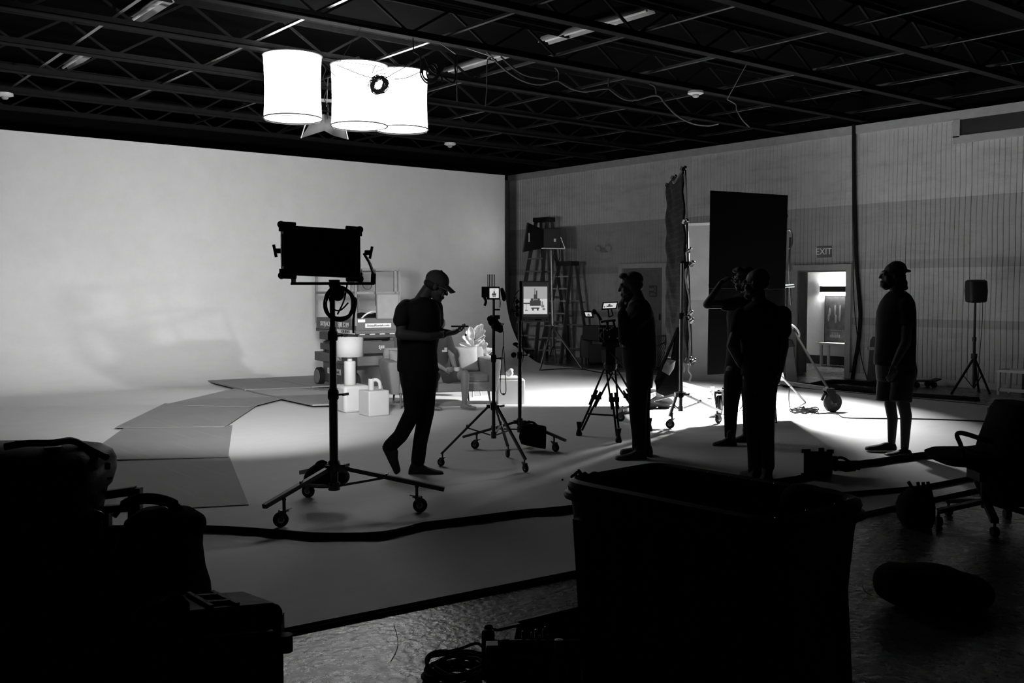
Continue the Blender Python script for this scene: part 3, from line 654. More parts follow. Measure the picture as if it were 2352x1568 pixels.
# ---- step ladders
lm = mat('ladder_rail', 0.05, 0.5); ls = mat('ladder_step', 0.35, 0.4, 0.5)
def ladder(px, py, H, steps, yaw, label, w0=.34, w1=.72, s1=1.15, s2=.8):
    b_ = fl(px, py, CZ); t = T('step_ladder', label, 'ladder', b_, yaw, 'tall step ladders against the right wall')
    for sx in (-1, 1):
        t.part('front_rail', MB().beam((sx * w0 / 2, -.08, H), (sx * w1 / 2, -s1 * .62, 0), .03, .1, (0, -1, .3)), lm)
        t.part('rear_rail', MB().beam((sx * w0 / 2, .08, H), (sx * w1 / 2 * .9, s2 * .62, 0), .03, .07, (0, 1, .3)), lm)
    for k in range(steps):
        f = (k + 1) / (steps + 1); z = H * f; w = w1 + (w0 - w1) * f; y = -s1 * .62 + (s1 * .62 - .08) * f
        t.part('step', MB().box((0, y, z), (w, .11, .03)), ls)
    mb = MB()
    for k in range(0, steps, 2):
        f = (k + 1) / (steps + 1); z = H * f; w = (w1 + (w0 - w1) * f) * .9; y = s2 * .62 - (s2 * .62 - .08) * f; mb.box((0, y, z), (w, .03, .03))
    t.part('rear_brace', mb, ls)
    t.part('top_cap', MB().box((0, 0, H + .02), (w0 + .1, .3, .1)), BLK, bevel=.01)
ladder(1249, 826, 3.22, 10, -HEAD - .75, 'taller black and silver step ladder behind the soft light')
ladder(1303, 830, 2.2, 7, -HEAD - .75, 'shorter black and silver step ladder right of the soft light', w1=.66, s1=1.0, s2=.7)
# ================================================================ protective boards on the floor
bm_ = mat('floor_board', 0.23, 0.6, var=0.06, scale=1.5, bump=0.1, bscale=4, spec=0.3)
n, l, b = nd(bm_)
tc = [x for x in n if x.type == 'TEX_COORD'][0]; nz = n.new('ShaderNodeTexNoise'); nz.inputs['Scale'].default_value = 1.2; nz.inputs['Detail'].default_value = 8; nz.inputs['Roughness'].default_value = 0.7
mp = n.new('ShaderNodeMapping'); mp.inputs['Rotation'].default_value = (0, 0, 0.5); mp.inputs['Scale'].default_value = (9, 0.5, 1); l.new(tc.outputs['Object'], mp.inputs[0]); l.new(mp.outputs[0], nz.inputs['Vector'])
rr = n.new('ShaderNodeMapRange'); rr.inputs[1].default_value = 0.55; rr.inputs[2].default_value = 0.72; rr.inputs[3].default_value = 1.0; rr.inputs[4].default_value = 1.3
l.new(nz.outputs['Fac'], rr.inputs[0]); mm = n.new('ShaderNodeMath'); mm.operation = 'MULTIPLY'; src = b.inputs['Base Color'].links[0].from_socket
l.new(src, mm.inputs[0]); l.new(rr.outputs[0], mm.inputs[1]); l.new(mm.outputs[0], b.inputs['Base Color'])
boards = [
 ([(120, 1182), (571, 1158), (526, 1046), (215, 1050)], .008, 'nearest of the grey floor boards, beside the black cases'),
 ([(180, 1057), (524, 1048), (534, 976), (288, 980)], .020, 'second nearest grey floor board, its near edge a thin black line'),
 ([(264, 981), (516, 979), (590, 930), (378, 926)], .030, 'third nearest grey floor board, overlapping the square one'),
 ([(376, 929), (572, 934), (690, 904), (537, 892)], .040, 'fourth grey floor board, tucked under the lift boards'),
 ([(476, 873), (606, 867), (714, 888), (562, 894)], .055, 'pointed grey floor board left of the lift'),
 ([(609, 867), (735, 861), (860, 880), (716, 887)], .055, 'far grey floor board under the wheel of the lift'),
 ([(564, 895), (714, 890), (875, 897), (800, 926), (718, 928)], .055, 'grey floor board in front of the lift, behind the lamp')]
for pts, z, lb in boards:
    W = [fl(x, y, z) for x, y in pts]; c = sum(W, Vector()) / len(W); c.z = 0
    mb = MB().slab([p - c for p in W], .007 if z < .05 else .022)
    if z > .01: mb.move((0, 0, 0))
    solo('floor_board', lb, 'board', c, mb, bm_, 0, 'grey protective boards laid in a curved path')
    # small shims keep every sheet resting on the one below
# ================================================================ scissor lift
RD = mat('lift_paint', 0.055, 0.5, var=0.1); LD = mat('lift_dark', 0.016, 0.5); LG = mat('lift_grey', 0.13, 0.5); DEC = mat('decal_white', 0.6, 0.6)
cb = at(818, 905, 15.2); cb.z = 0.05; LY = -HEAD + math.radians(33.7); LXW, LYL = .74, 1.5
lf = T('scissor_lift', 'folded scissor lift with railed platform parked behind the lamp and sofa', 'scissor lift', cb, LY)
lf.part('chassis', MB().box((LXW / 2, LYL / 2, .24), (LXW * .86, LYL * .86, .38)), RD, bevel=.015)
lf.part('chassis_top', MB().box((LXW / 2, LYL / 2, .46), (LXW * 1.05, LYL * 1.1, .15)), RD, bevel=.01)
for x in (0.02, LXW - .02):
    for y in (.1, LYL - .05):
        w_ = lf.part('wheel', MB().lathe([(.07, -.05), (.13, -.05), (.148, -.035), (.148, .035), (.13, .05), (.07, .05)], (x, y, .15 - .02), 24, Matrix.Rotation(math.pi / 2, 3, 'Y')), RUB)
        link('wheel_rim', MB().lathe([(.02, -.055), (.11, -.056), (.115, -.05), (.115, .05), (.11, .056), (.02, .055)], (x, y, .13), 24, Matrix.Rotation(math.pi / 2, 3, 'Y')).mesh('wheel_rim'), LG, w_)
for k in range(5):
    z = .56 + k * .062; e = .07 * (k % 2)
    mb = MB()
    for x in (.12, LXW - .12): mb.beam((x, .03 + e, z), (x, LYL - .03 - e, z + .03 * (1 if k % 2 else -1)), .05, .075)
    for y in (.1 + e, LYL - .1 - e): mb.cyl((.08, y, z), (LXW - .08, y, z), .03, seg=10)
    lf.part('scissor_arms', mb, LD)
lf.part('arm_guard', MB().box((LXW / 2, .05, .66), (LXW * .8, .05, .18)).box((LXW / 2, .02, .84), (LXW * .9, .05, .05)), LD)
lf.part('side_guard', MB().box((.03, LYL / 2, .63), (.04, LYL * .86, .1)).box((.03, LYL / 2, .80), (.04, LYL * .9, .12)), LD)
lf.part('platform_deck', MB().box((LXW / 2, LYL / 2, .9), (LXW + .02, LYL + .05, .06)), RD, bevel=.008)
mb = MB()
mb.box((LXW / 2, 0, 1.0), (LXW, .02, .23)); mb.box((LXW / 2, LYL, 1.0), (LXW, .02, .2)); mb.box((0, LYL / 2, 1.0), (.02, LYL, .2)); mb.box((LXW, LYL / 2, 1.0), (.02, LYL, .2)); mb.box((LXW / 2, 0, 1.0), (LXW, .03, .2))
lf.part('toe_board', mb, RD)
TZ = 1.86
for (x, y) in ((0, 0), (LXW, 0), (0, LYL), (LXW, LYL), (0, .12), (LXW - .07, 0)):
    lf.part('rail_post', MB().box((x, y, (1.0 + TZ) / 2), (.035, .035, TZ - 1.0)), LG)
for z, nm in ((TZ, 'top_rail'), (1.5, 'mid_rail')):
    mb = MB(); c4 = [(0, 0), (LXW, 0), (LXW, LYL), (0, LYL)]
    for a, c in zip(c4, c4[1:] + c4[:1]): mb.beam((*a, z), (*c, z), .035, .04)
    lf.part(nm, mb, LG)
lf.part('document_box', MB().box((LXW * .72, -.01, 1.29), (.38, .05, .4)), mat('box_grey', .18, .5), bevel=.02)
mb = MB(); mb.tube(curve([(.1, -.02, TZ), (.12, -.03, 1.6), (.25, -.03, 1.58), (.26, -.03, TZ)]), .008, 5); mb.tube([(.32, -.03, TZ), (.33, -.03, 1.3)], .008, 5); lf.part('hanging_lead', mb, LD)
lf.part('control_box', MB().box((.06, .1, 1.72), (.16, .2, .16)), LD, bevel=.01)
# markings
pf = (-.013, 0, 0)
place_text('SKYJACK', .105, (-.016, LYL * .74, 1.0), (0, -1, 0), lf.o, DEC, 'platform_lettering')
place_text('SJIII 3219', .11, (-.016, LYL * .28, 1.0), (0, -1, 0), lf.o, DEC, 'platform_lettering')
lf.part('decal_plate', MB().box((-.014, LYL * .22, .9), (.006, LYL * .44, .06)), DEC)
place_text('4UR-RENTS', .062, (-.02, LYL * .22, .9), (0, -1, 0), lf.o, BLK, 'platform_lettering')
lf.part('decal_plate', MB().box((LXW * .5, -.018, 1.0), (.44, .006, .065)), DEC)
place_text('UnitedRentals.com', .05, (LXW * .5, -.023, 1.0), (1, 0, 0), lf.o, BLK, 'platform_lettering')
lf.part('decal_plate', MB().box((.09, -.018, 1.075), (.12, .006, .045)), DEC)
mb = MB()
for k in range(5): mb.prism([(0, 0), (.09, 0), (.12, .035), (.03, .035)], (.05 + k * .17, -.02, .862), t=.004)
lf.part('hazard_stripes', mb, DEC)
place_text('SKYJACK', .09, (-.028, LYL * .42, .465), (0, -1, 0), lf.o, DEC, 'chassis_lettering')
lf.part('decal_plate', MB().box((.05, LYL * .62, .24), (.012, .52, .09)), DEC)
place_text('United Rentals', .07, (.042, LYL * .62, .24), (0, -1, 0), lf.o, BLK, 'chassis_lettering')
place_text('SKYJACK', .07, (.006, LYL * .4, .8), (0, -1, 0), lf.o, DEC, 'arm_lettering')
lf.part('decal_plate', MB().box((LXW * .62, -.035, .47), (.12, .01, .05)), DEC)
place_text('SJIII', .07, (LXW * .6, .022, .66), (1, 0, 0), lf.o, DEC, 'arm_lettering')
# bag on the platform
bb = lf.o.matrix_basis if False else None
wb = Vector(cb) + Matrix.Rotation(LY, 3, 'Z') @ Vector((.3, .18, .93))
mb = MB().ell((0, 0, .12), (.25, .13, .13)).ell((.12, 0, .2), (.1, .09, .06)).ell((-.1, .02, .2), (.12, .08, .07)).ell((.3, 0, .13), (.08, .06, .05))
t = T('duffel_bag', 'dark soft bag lying on the platform of the scissor lift', 'bag', wb, LY); t.part('body', remesh(mb, 'body', .02, 3), FAB)
t.part('strap', MB().tube(curve([(-.2, -.1, .14), (-.1, -.12, .24), (.05, -.12, .28), (.2, -.1, .16)]), .012, 6), DEC)
# ================================================================ plinths, lamp, vase
PW = mat('plinth_white', 0.5, 0.6, var=0.03)
b1 = at(809, 944, 13.15); b1.z = 0
solo('plinth', 'larger white plinth under the table lamp', 'plinth', b1, MB().box((0, 0, .175), (.36, .36, .35)), PW, -HEAD + .55, 'white plinths', bevel=.035)
b2 = at(859, 951, 12.75); b2.z = 0
solo('plinth', 'smaller white plinth carrying the arch-handled vase', 'plinth', b2, MB().box((0, 0, .16), (.29, .29, .32)), PW, -HEAD + .62, 'white plinths', bevel=.012)
bl = Vector((b1.x, b1.y, .35)); bl = at(804, 880, 13.15); bl.z = .35
t = T('table_lamp', 'white table lamp with drum shade and cylinder base standing on a white plinth', 'lamp', bl)
t.part('base', MB().lathe([(.0, 0), (.07, 0), (.076, .008), (.076, .30), (.07, .31), (.03, .312), (.0, .312)], seg=32), PW)
t.part('neck', MB().lathe([(.033, .305), (.033, .365)], seg=20), PW)
t.part('lamp_shade', MB().lathe([(.174, .37), (.170, .62)], seg=40, cap=False), mat('lampshade', .45, .8, var=.02), solid=.004)
t.part('shade_ring', MB().cyl((-.17, 0, .6), (.17, 0, .6), .004).cyl((0, -.17, .6), (0, .17, .6), .004), STL)
bv = at(860, 893, 12.75); bv.z = .32
t = T('vase', 'small white vase with a thick arched handle on the smaller plinth', 'vase', bv)
t.part('body', MB().lathe([(0, 0), (.035, 0), (.037, .01), (.037, .14), (.033, .142), (.03, .02), (0, .02)], (-.04, 0, 0), 24), PW)
t.part('handle', MB().tube(curve([(-.03, 0, .115), (.02, 0, .13), (.062, 0, .10), (.072, 0, .05), (.072, 0, .015)]), .023, 12), PW)
t.part('stopper', MB().cyl((-.045, 0, .13), (-.045, 0, .165), .012), BLK)
# ================================================================ sofa
SF = mat('sofa_fabric', 0.2, 0.95, var=0.06, bump=.15, bscale=60, spec=.1); SY = -HEAD + math.radians(17)
bs = at(903, 942, 13.3); bs.z = 0
sf = T('sofa', 'grey upholstered two-seat sofa with slim legs, seen past the man in the cap', 'sofa', bs, SY)
W_ = 1.45
sf.part('seat_base', MB().box((W_ / 2, .4, .27), (W_ - .1, .72, .13)), SF, bevel=.02)
for k in range(2): sf.part('seat_cushion', MB().box((.09 + (W_ - .18) * (.25 + .5 * k), .36, .38), ((W_ - .18) / 2 - .01, .62, .13)), SF, bevel=.04)
for x, s_ in ((.045, -1), (W_ - .045, 1)):
    mb = MB(); mb.loft([((x, .4, .2), .06, .37), ((x + s_ * .01, .4, .35), .075, .40), ((x + s_ * .03, .4, .58), .09, .42), ((x + s_ * .03, .4, .63), .08, .41), ((x + s_ * .03, .4, .64), .05, .38)], 32, 6)
    sf.part('arm', mb, SF)
mb = MB(); mb.loft([((W_ / 2, .70, .25), W_ / 2 - .02, .09), ((W_ / 2, .73, .5), W_ / 2 - .0, .09), ((W_ / 2, .77, .74), W_ / 2, .075), ((W_ / 2, .775, .78), W_ / 2 - .02, .05)], 40, 7); sf.part('backrest', mb, SF)
for x, y, dx, dy in ((.12, .1, -.0, -.02), (.56, .1, -.02, -.02), (W_ - .1, .1, .03, -.02), (.15, .7, -.02, .02), (W_ - .25, .7, .03, .02)):
    sf.part('leg', MB().cyl((x, y, .21), (x + dx, y + dy, 0), .018, .011, 10), mat('leg_metal', .12, .4, .5))
CU = mat('cushion_fabric', 0.24, 0.95, var=.05, bump=.15, bscale=60)
def pillow(label, x, y, z, w, rot):
    c = Vector(bs) + Matrix.Rotation(SY, 3, 'Z') @ Vector((x, y, z))
    def fn(sg):
        def f(u, v):
            a = u * 2 - 1; b_ = v * 2 - 1; th = (1 - a ** 4) * (1 - b_ ** 4); pinch = 1 - .10 * (1 - abs(a * b_)) * 0
            e = 1 - .09 * (1 - min(1, abs(b_)) ** 2) * abs(a) ** 3
            return Vector((a * w / 2 * (1 - .08 * (1 - b_ * b_)), sg * .085 * th ** .6, b_ * w / 2 * (1 - .08 * (1 - a * a))))
        return f
    mb = MB(); mb.grid(fn(1), 14, 14); mb.grid(fn(-1), 14, 14)
    me = mb.mesh('cushion'); me.transform(Euler(rot).to_matrix().to_4x4())
    bmx = bmesh.new(); bmx.from_mesh(me); bmesh.ops.remove_doubles(bmx, verts=bmx.verts, dist=.001); bmx.to_mesh(me); bmx.free()
    return solo('throw_cushion', label, 'cushion', c, me, CU, SY, 'cushions on the sofa')
pillow('pale cushion leaning in the left corner of the sofa', .2, .5, .6, .36, (-.25, 0, .5))
pillow('square pale cushion leaning by the right arm of the sofa', 1.14, .53, .62, .38, (-.3, 0, .1))
# ---- white table with round object right of the sofa
bt = at(1172, 926, 14.1); bt.z = 0
t = T('side_table', 'white boxy side table between the sofa and the monitor stand', 'table', bt, -HEAD + .1)
t.part('box', MB().box((0, 0, .17), (.38, .36, .34)), PW, bevel=.01); t.part('tabletop', MB().box((-.04, 0, .36), (.30, .34, .03)), PW, bevel=.004)
bo = Vector(bt) + Vector((0, 0, .376)) + R_ * -.01
t = T('ornament', 'small round white ornament on the white side table', 'ornament', bo); mb = MB().ell((0, 0, .045), (.055, .035, .045)); mb.ell((.02, -.01, .085), (.035, .03, .03)); t.part('body', mb, PW); t.part('knot', MB().tube([(.03 * math.cos(a), -.03, .05 + .03 * math.sin(a)) for a in [k * math.pi / 6 for k in range(12)]], .01, 8, True), mat('ornament_grey', .25, .5))
# ---- plant behind the sofa
LFM = mat('leaf', 0.42, 0.45, var=.15, spec=.5)
bp = at(1087, 905, 15.0); bp.z = 0
t = T('potted_plant', 'large-leaved potted plant catching bright light behind the sofa', 'plant', bp); L = t.L
t.part('pot', MB().lathe([(0, .22), (.11, .22), (.15, .50), (.14, .5), (.13, .46), (0, .46)], seg=24), PW)
mb = MB()
for a in (0.5, 2.6, 4.7): mb.cyl((.09 * math.cos(a), .09 * math.sin(a), .24), (.13 * math.cos(a), .13 * math.sin(a), 0), .012, seg=8)
t.part('pot_stand', mb, PW)
t.part('stem', MB().tube(curve([(0, 0, .45), (.0, .02, .7), (.02, 0, .9), L(1088, 765)]), .012, 7), mat('stem', .12, .7))
rnd = random.Random(11)
def leaf(mb, base, tip, wd, nrm, droop=.05):
    base = Vector(base); tip = Vector(tip); d = tip - base; Ln = d.length; dn = d / Ln; sd = dn.cross(nrm).normalized(); up = sd.cross(dn)
    def f(u, v):
        a = math.sin(math.pi * min(1, u * .92 + .04)) ** .7 * (.65 + .5 * u); s_ = (v - .5) * 2
        return base + dn * Ln * u + sd * s_ * wd * a * .5 + up * (.18 * wd * abs(s_) ** 1.3 * a + .012 * math.sin(u * 16) * s_ * a) - Vector((0, 0, droop * Ln * u * u))
    mb.grid(f, 10, 6)
leaves = [((1085, 790), (1072, 757)), ((1088, 785), (1100, 745)), ((1087, 782), (1115, 757)), ((1086, 795), (1114, 768)), ((1086, 795), (1062, 770)), ((1087, 800), (1054, 787)), ((1090, 805), (1112, 778)), ((1084, 790), (1080, 748)), ((1092, 812), (1120, 786)), ((1085, 812), (1066, 800)), ((1095, 818), (1132, 800)), ((1088, 822), (1060, 808)), ((1092, 825), (1118, 812)), ((1090, 780), (1108, 742)), ((1087, 810), (1078, 778)), ((1094, 826), (1128, 818)), ((1088, 788), (1095, 762)), ((1084, 826), (1056, 812))]
for i, (a, c) in enumerate(leaves):
    mb = MB(); dd = rnd.uniform(-.12, .12); A = L(*a, dd * .2); Cc = L(*c, dd)
    leaf(mb, A, Cc, .13, Vector((rnd.uniform(-.5, .5), -.8, rnd.uniform(.3, 1)))); t.part('leaf', mb, LFM, solid=.002)
# ================================================================ cinema camera on tripod
bt = at(1408, 1004, 10.75); bt.z = 0
tp = T('camera_tripod', 'black two-stage tripod with mid spreader under the cinema camera', 'tripod', bt); L = tp.L
zt = 1.6 - (840 - 665) * 10.75 / FPX
hubp = L(1402, 842)
for px, py, dy in ((1330, 1000, None), (1421, 1016, None), (1492, 990, None)):
    p = tp.W(fl(px, py)); p.z = .02; d = (hubp - p); dn = d.normalized(); sd = dn.cross(Vector((0, 1, 0))).normalized()
    mb = MB()
    for s_ in (-1, 1): mb.cyl(hubp + sd * s_ * .05, p + d * .42 + sd * s_ * .035, .011, seg=10)
    mb.box(p + d * .55, (.11, .05, .05), None); lg = tp.part('leg', mb, BLK)
    mb = MB()
    for s_ in (-1, 1): mb.cyl(p + d * .64 + sd * s_ * .018, p + d * .06 + sd * s_ * .014, .012, seg=10)
    link('lower_leg', mb.mesh('lower_leg'), BLK, lg)
    link('foot', MB().lathe([(.03, -.02), (.035, 0), (.018, .06), (.03, .13)], p, 12).mesh('foot'), RUB, lg)
    tp.part('spreader_arm', MB().beam(tp.L(1412, 954), p + d * .30, .018, .018), BLK)
tp.part('bowl', MB().lathe([(.03, -.06), (.07, -.02), (.075, .03), (.06, .05)], hubp, 20), BLK)
hd = T('cinema_camera', 'black cinema camera rig with two small lit monitors on the tripod', 'camera', at(1402, 835, 10.75)); L = hd.L
hd.part('fluid_head', quad(L, 1390, 795, 1415, 838, -.06, .08), BLK, bevel=.015)
hd.part('pan_bar', MB().cyl(L(1400, 806, -.05), L(1436, 845, -.25), .012, seg=8), BLK)
hd.part('base_plate', quad(L, 1383, 786, 1425, 797, -.06, .1), BLK, bevel=.004)
hd.part('camera_body', quad(L, 1386, 752, 1428, 788, -.05, .12), BLK, bevel=.012)
hd.part('lens', MB().cyl(L(1390, 770, .05), L(1384, 770, .32), .045, .05, seg=20), FAB)
hd.part('matte_box', quad(L, 1376, 748, 1396, 786, .2, .3), BLK, bevel=.006)
mb = MB(); mb.beam(L(1380, 739, -.02), L(1414, 735, -.02), .03, .022); mb.cyl(L(1395, 738), L(1396, 755), .014); mb.cyl(L(1409, 736), L(1412, 754), .014); hd.part('top_handle', mb, BLK)
hd.part('handle_edge', MB().beam(L(1387, 738, -.05), L(1409, 735, -.05), .008, .006), STL)
hd.part('side_rod', MB().cyl(L(1375, 754, -.06), L(1392, 751, -.06), .008, seg=8), STL)
for px, py in ((1387, 757), (1391, 755), (1395, 758), (1401, 756), (1405, 753), (1409, 750), (1400, 773), (1418, 776)): hd.part('fitting', MB().ell(L(px, py, -.08), .009, seg=8, rings=6), STL)
mb = MB(); bar_line(mb, [L(1397, 710), L(1399, 728), L(1408, 724), L(1404, 710)], .012, .012); hd.part('monitor_arm', mb, BLK)
mb = MB(); bar_line(mb, [L(1364, 716), L(1372, 720), L(1381, 735)], .026, .026); mb.ell(L(1364, 716), .03, seg=10, rings=8); hd.part('monitor_arm', mb, BLK)
hd.part('data_cable', MB().tube(curve([L(1376, 730), L(1378, 745), L(1380, 754), L(1388, 758)]), .006, 5), BLK)
def tquad(L, P4, d0, d1):
    return MB().add([L(x, y, d0) for x, y in P4] + [L(x, y, d1) for x, y in P4], [(0, 1, 2, 3), (7, 6, 5, 4), (0, 4, 5, 1), (1, 5, 6, 2), (2, 6, 7, 3), (3, 7, 4, 0)])
mf = hd.part('upper_monitor', tquad(L, [(1384, 694), (1420, 692), (1417, 709), (1381, 712)], 0, .03), BLK, bevel=.004)
s = link('screen', tquad(L, [(1387, 696.5), (1417, 695), (1414, 706.5), (1384.5, 708)], -.004, 0).mesh('screen'), SCR, mf, 'lit screen')
lift_mesh = MB()
for q in ([(1393, 702), (1407, 701), (1407, 704), (1393, 705)], [(1397, 699), (1402, 697), (1402, 702), (1397, 703)], [(1387, 703), (1390, 703), (1390, 706), (1387, 706)]): 
    m2 = tquad(L, q, -.006, -.0041); lift_mesh.add(m2.v, m2.f)
link('screen_picture', lift_mesh.mesh('screen_picture'), SCL, mf)
mf = hd.part('side_monitor', tquad(L, [(1339, 714), (1361, 715), (1364, 730), (1343, 729)], 0, .03), BLK, bevel=.004)
link('screen', tquad(L, [(1343, 717), (1357.5, 717.5), (1360, 726), (1346, 726)], -.004, 0).mesh('screen'), SCR, mf, 'lit screen')
m2 = tquad(L, [(1349, 722), (1355, 722), (1355, 724.5), (1349, 724.5)], -.006, -.0041); m3 = tquad(L, [(1351, 719.5), (1353, 719.5), (1353, 722), (1351, 722)], -.006, -.0041); m2.add(m3.v, m3.f)
link('screen_picture', m2.mesh('screen_picture'), SCL, mf)
# ================================================================ quilted frame on its stand
QM = mat('quilted_blanket', 0.014, 1.0, spec=.1, var=.15, bump=.2, bscale=30)
n, l, b = nd(QM); tc = [x for x in n if x.type == 'TEX_COORD'][0]
wv = n.new('ShaderNodeTexWave'); wv.inputs['Scale'].default_value = 4.0; wv.inputs['Distortion'].default_value = 3.0; wv.inputs['Detail Scale'].default_value = 3; wv.bands_direction = 'Z'; l.new(tc.outputs['Object'], wv.inputs['Vector'])
rp = n.new('ShaderNodeMapRange'); rp.inputs[1].default_value = .9; rp.inputs[2].default_value = 1.0; rp.inputs[3].default_value = 1.0; rp.inputs[4].default_value = 2.2; l.new(wv.outputs['Fac'], rp.inputs[0])
mm = n.new('ShaderNodeMath'); mm.operation = 'MULTIPLY'; src = b.inputs['Base Color'].links[0].from_socket; l.new(src, mm.inputs[0]); l.new(rp.outputs[0], mm.inputs[1]); l.new(mm.outputs[0], b.inputs['Base Color'])
qs = [fl(1539, 984), fl(1650, 972), None]; mid = (qs[0] + qs[1]) / 2; dd_ = (qs[1] - qs[0]); nn = Vector((-dd_.y, dd_.x, 0)).normalized()
if nn.dot(F_) < 0: nn = -nn
qs[2] = mid + nn * dd_.length * .62 - R_ * .55
BQ = fl(1563, 665 + 1.6 * FPX / 11.5); DQ = depth(BQ); zq = lambda py: px_z(1563, py, DQ)
qst = rolling_stand('light_stand', 'chrome rolling stand holding the quilted blanket frame edge-on', BQ, qs, .052, zq(905), zq(938), .14, 1.05,
    [(zq(940), zq(720), .024), (zq(745), zq(605), .018)], [(zq(725), .028), (zq(905), .034)], CHR, .032, cz=.15)
Dn, Df = 11.8, 13.7
fr_ = [at(1568, 392, Dn), at(1533, 424, Df), at(1530, 818, Df), at(1583, 836, Dn)]
base = (fr_[2] + fr_[3]) / 2; base.z = fr_[3].z
qf = T('blanket_frame', 'tall frame wrapped in a dark quilted blanket, seen almost edge-on', 'frame', base)
A = [qf.W(p) for p in fr_]
def qsurf(u, v):
    a = A[0].lerp(A[1], u); c = A[3].lerp(A[2], u); p = a.lerp(c, v); nr = (A[1] - A[0]).cross(Vector((0, 0, 1))).normalized()
    return p + nr * (.018 * math.sin(u * 9) * math.sin(v * 5 + u * 4) + .01 * math.sin(v * 40 + 3 * math.sin(u * 8)))
qf.part('blanket', MB().grid(qsurf, 20, 90), QM, solid=.02)
mb = MB()
for a, c in ((A[0], A[3]), (A[0], A[1]), (A[3], A[2]), (A[1], A[2])): mb.cyl(a + Vector((.03, 0, 0)), c + Vector((.03, 0, 0)), .014, seg=10)
qf.part('pipe_frame', mb, CHR, 'bright steel pipe frame')
K = qf.L; rnd = random.Random(2)
for px, py in ((1568, 388), (1573, 510), (1580, 575), (1584, 605), (1587, 606), (1583, 720), (1585, 737), (1590, 830), (1580, 826), (1533, 425), (1546, 408)):
    dd = Dn - qf.D + (Df - Dn) * max(0, (1570 - px) / 40)
    mb = MB().box(K(px, py, dd), (.045, .05, .05), (.3, .2, .4)).cyl(K(px - 2, py + 2, dd - .02), K(px + 6, py - 4, dd - .03), .01, seg=8).ell(K(px + 6, py - 4, dd - .03), .02, seg=8, rings=6)
    qf.part('clamp', mb, CHR if py > 400 else BLK)
for a in ([(1577, 605), (1575, 640), (1584, 690), (1582, 720)], [(1582, 735), (1585, 780), (1583, 826)], [(1585, 832), (1582, 850), (1588, 862), (1583, 875)], [(1569, 838), (1572, 845), (1570, 855)], [(1566, 392), (1556, 408), (1548, 420), (1546, 416)], [(1572, 400), (1576, 450), (1577, 500)]):
    qf.part('tie_cord', MB().tube(curve([K(x, y, Dn - qf.D - .02) for x, y in a]), .011, 6), mat('white_cord', .7, .7))
qf.part('grip_head', MB().cyl(K(1571, 608, Dn - qf.D - .05), K(1571, 608, Dn - qf.D + .3), .05, seg=18).cyl(K(1560, 604, -.4), K(1588, 610, -.4), .018, seg=10), BLK)
# black cloth bags hanging on the stand
bg = T('hanging_bag', 'black cloth bag tied to the quilt stand and drooping to its legs', 'bag', at(1540, 905, 11.9)); K = bg.L
out = [(1556, 752), (1562, 752), (1566, 800), (1566, 850), (1570, 905), (1555, 912), (1528, 911), (1507, 900), (1506, 885), (1503, 875), (1511, 855), (1519, 838), (1528, 830), (1540, 826), (1552, 800)]
def flatcloth(K, poly, th, dd=0.0, amp=.02):
    P = [K(x, y, dd + amp * math.sin(x * .35 + y * .11)) for x, y in poly]; m_ = len(P); c = sum(P, Vector()) / m_
    mb = MB(); f_ = Vector((0, -th, 0)); b_ = Vector((0, th, 0)); inn = [c.lerp(p, .72) for p in P]
    vs_ = [p for p in P] + [q + f_ for q in inn] + [q + b_ for q in inn] + [c + f_ * 1.2, c + b_ * 1.2]
    fs_ = []
    for i in range(m_):
        j = (i + 1) % m_; fs_ += [(i, j, m_ + j, m_ + i), (j, i, 2 * m_ + i, 2 * m_ + j), (m_ + i, m_ + j, 3 * m_), (2 * m_ + j, 2 * m_ + i, 3 * m_ + 1)]
    mb.add(vs_, fs_); return mb
bg.part('cloth', flatcloth(K, out, .05, -.1), FAB)
bg.part('tie_strap', MB().beam(K(1558, 752, -.05), K(1522, 838, -.1), .05, .012), FAB)
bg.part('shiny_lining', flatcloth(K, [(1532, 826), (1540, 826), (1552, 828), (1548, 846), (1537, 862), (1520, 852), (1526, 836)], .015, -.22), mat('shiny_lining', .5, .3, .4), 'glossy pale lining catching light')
b5 = T('cable_bag', 'low black bag with pale straps slumped behind the quilt stand legs', 'bag', fl(1510, 938)); K = b5.L
mb = MB().ell(K(1500, 915), (.12, .16, .13)).ell(K(1520, 922), (.16, .14, .07)).ell(K(1490, 925), (.08, .12, .08)); b5.part('body', remesh(mb, 'body', .02, 3), FAB)
b5.part('flap', flatcloth(K, [(1505, 925), (1545, 932), (1519, 948)], .012), FAB); b5.part('strap', flatcloth(K, [(1488, 905), (1505, 900), (1507, 908), (1490, 920)], .012, -.22), mat('pale_strap', .45, .6))
# ================================================================ black flag
DL, DR = 12.1, 12.6
c4 = [at(1633, 437, DL), at(1810, 448, DR), at(1801, 850, DR), at(1626, 861, DL)]
bf = (c4[2] + c4[3]) / 2; fgt = T('black_flag', 'tall black fabric flag blocking the lamp behind the standing group', 'flag', bf); A = [fgt.W(p) for p in c4]; K = fgt.L
ym = [at(1630, 662, DL), at(1804, 664, DR)]; M0, M1 = [fgt.W(p) for p in ym]
mb = MB(); 
def fq(P, th=.02):
    nr = (P[1] - P[0]).cross(P[3] - P[0]).normalized() * th; return MB().add([p for p in P] + [p + nr for p in P], [(0, 1, 2, 3), (7, 6, 5, 4), (0, 4, 5, 1), (1, 5, 6, 2), (2, 6, 7, 3), (3, 7, 4, 0)])
fgt.part('upper_panel', fq([A[0], A[1], M1, M0]), FAB, bevel=.004); fgt.part('lower_panel', fq([M0, M1, A[2], A[3]]), FAB, bevel=.004)
fgt.part('cross_bar', MB().beam(M0 + Vector((0, -.012, 0)), M1 + Vector((0, -.012, 0)), .006, .005), mat('bar_grey', .16, .4, .6))
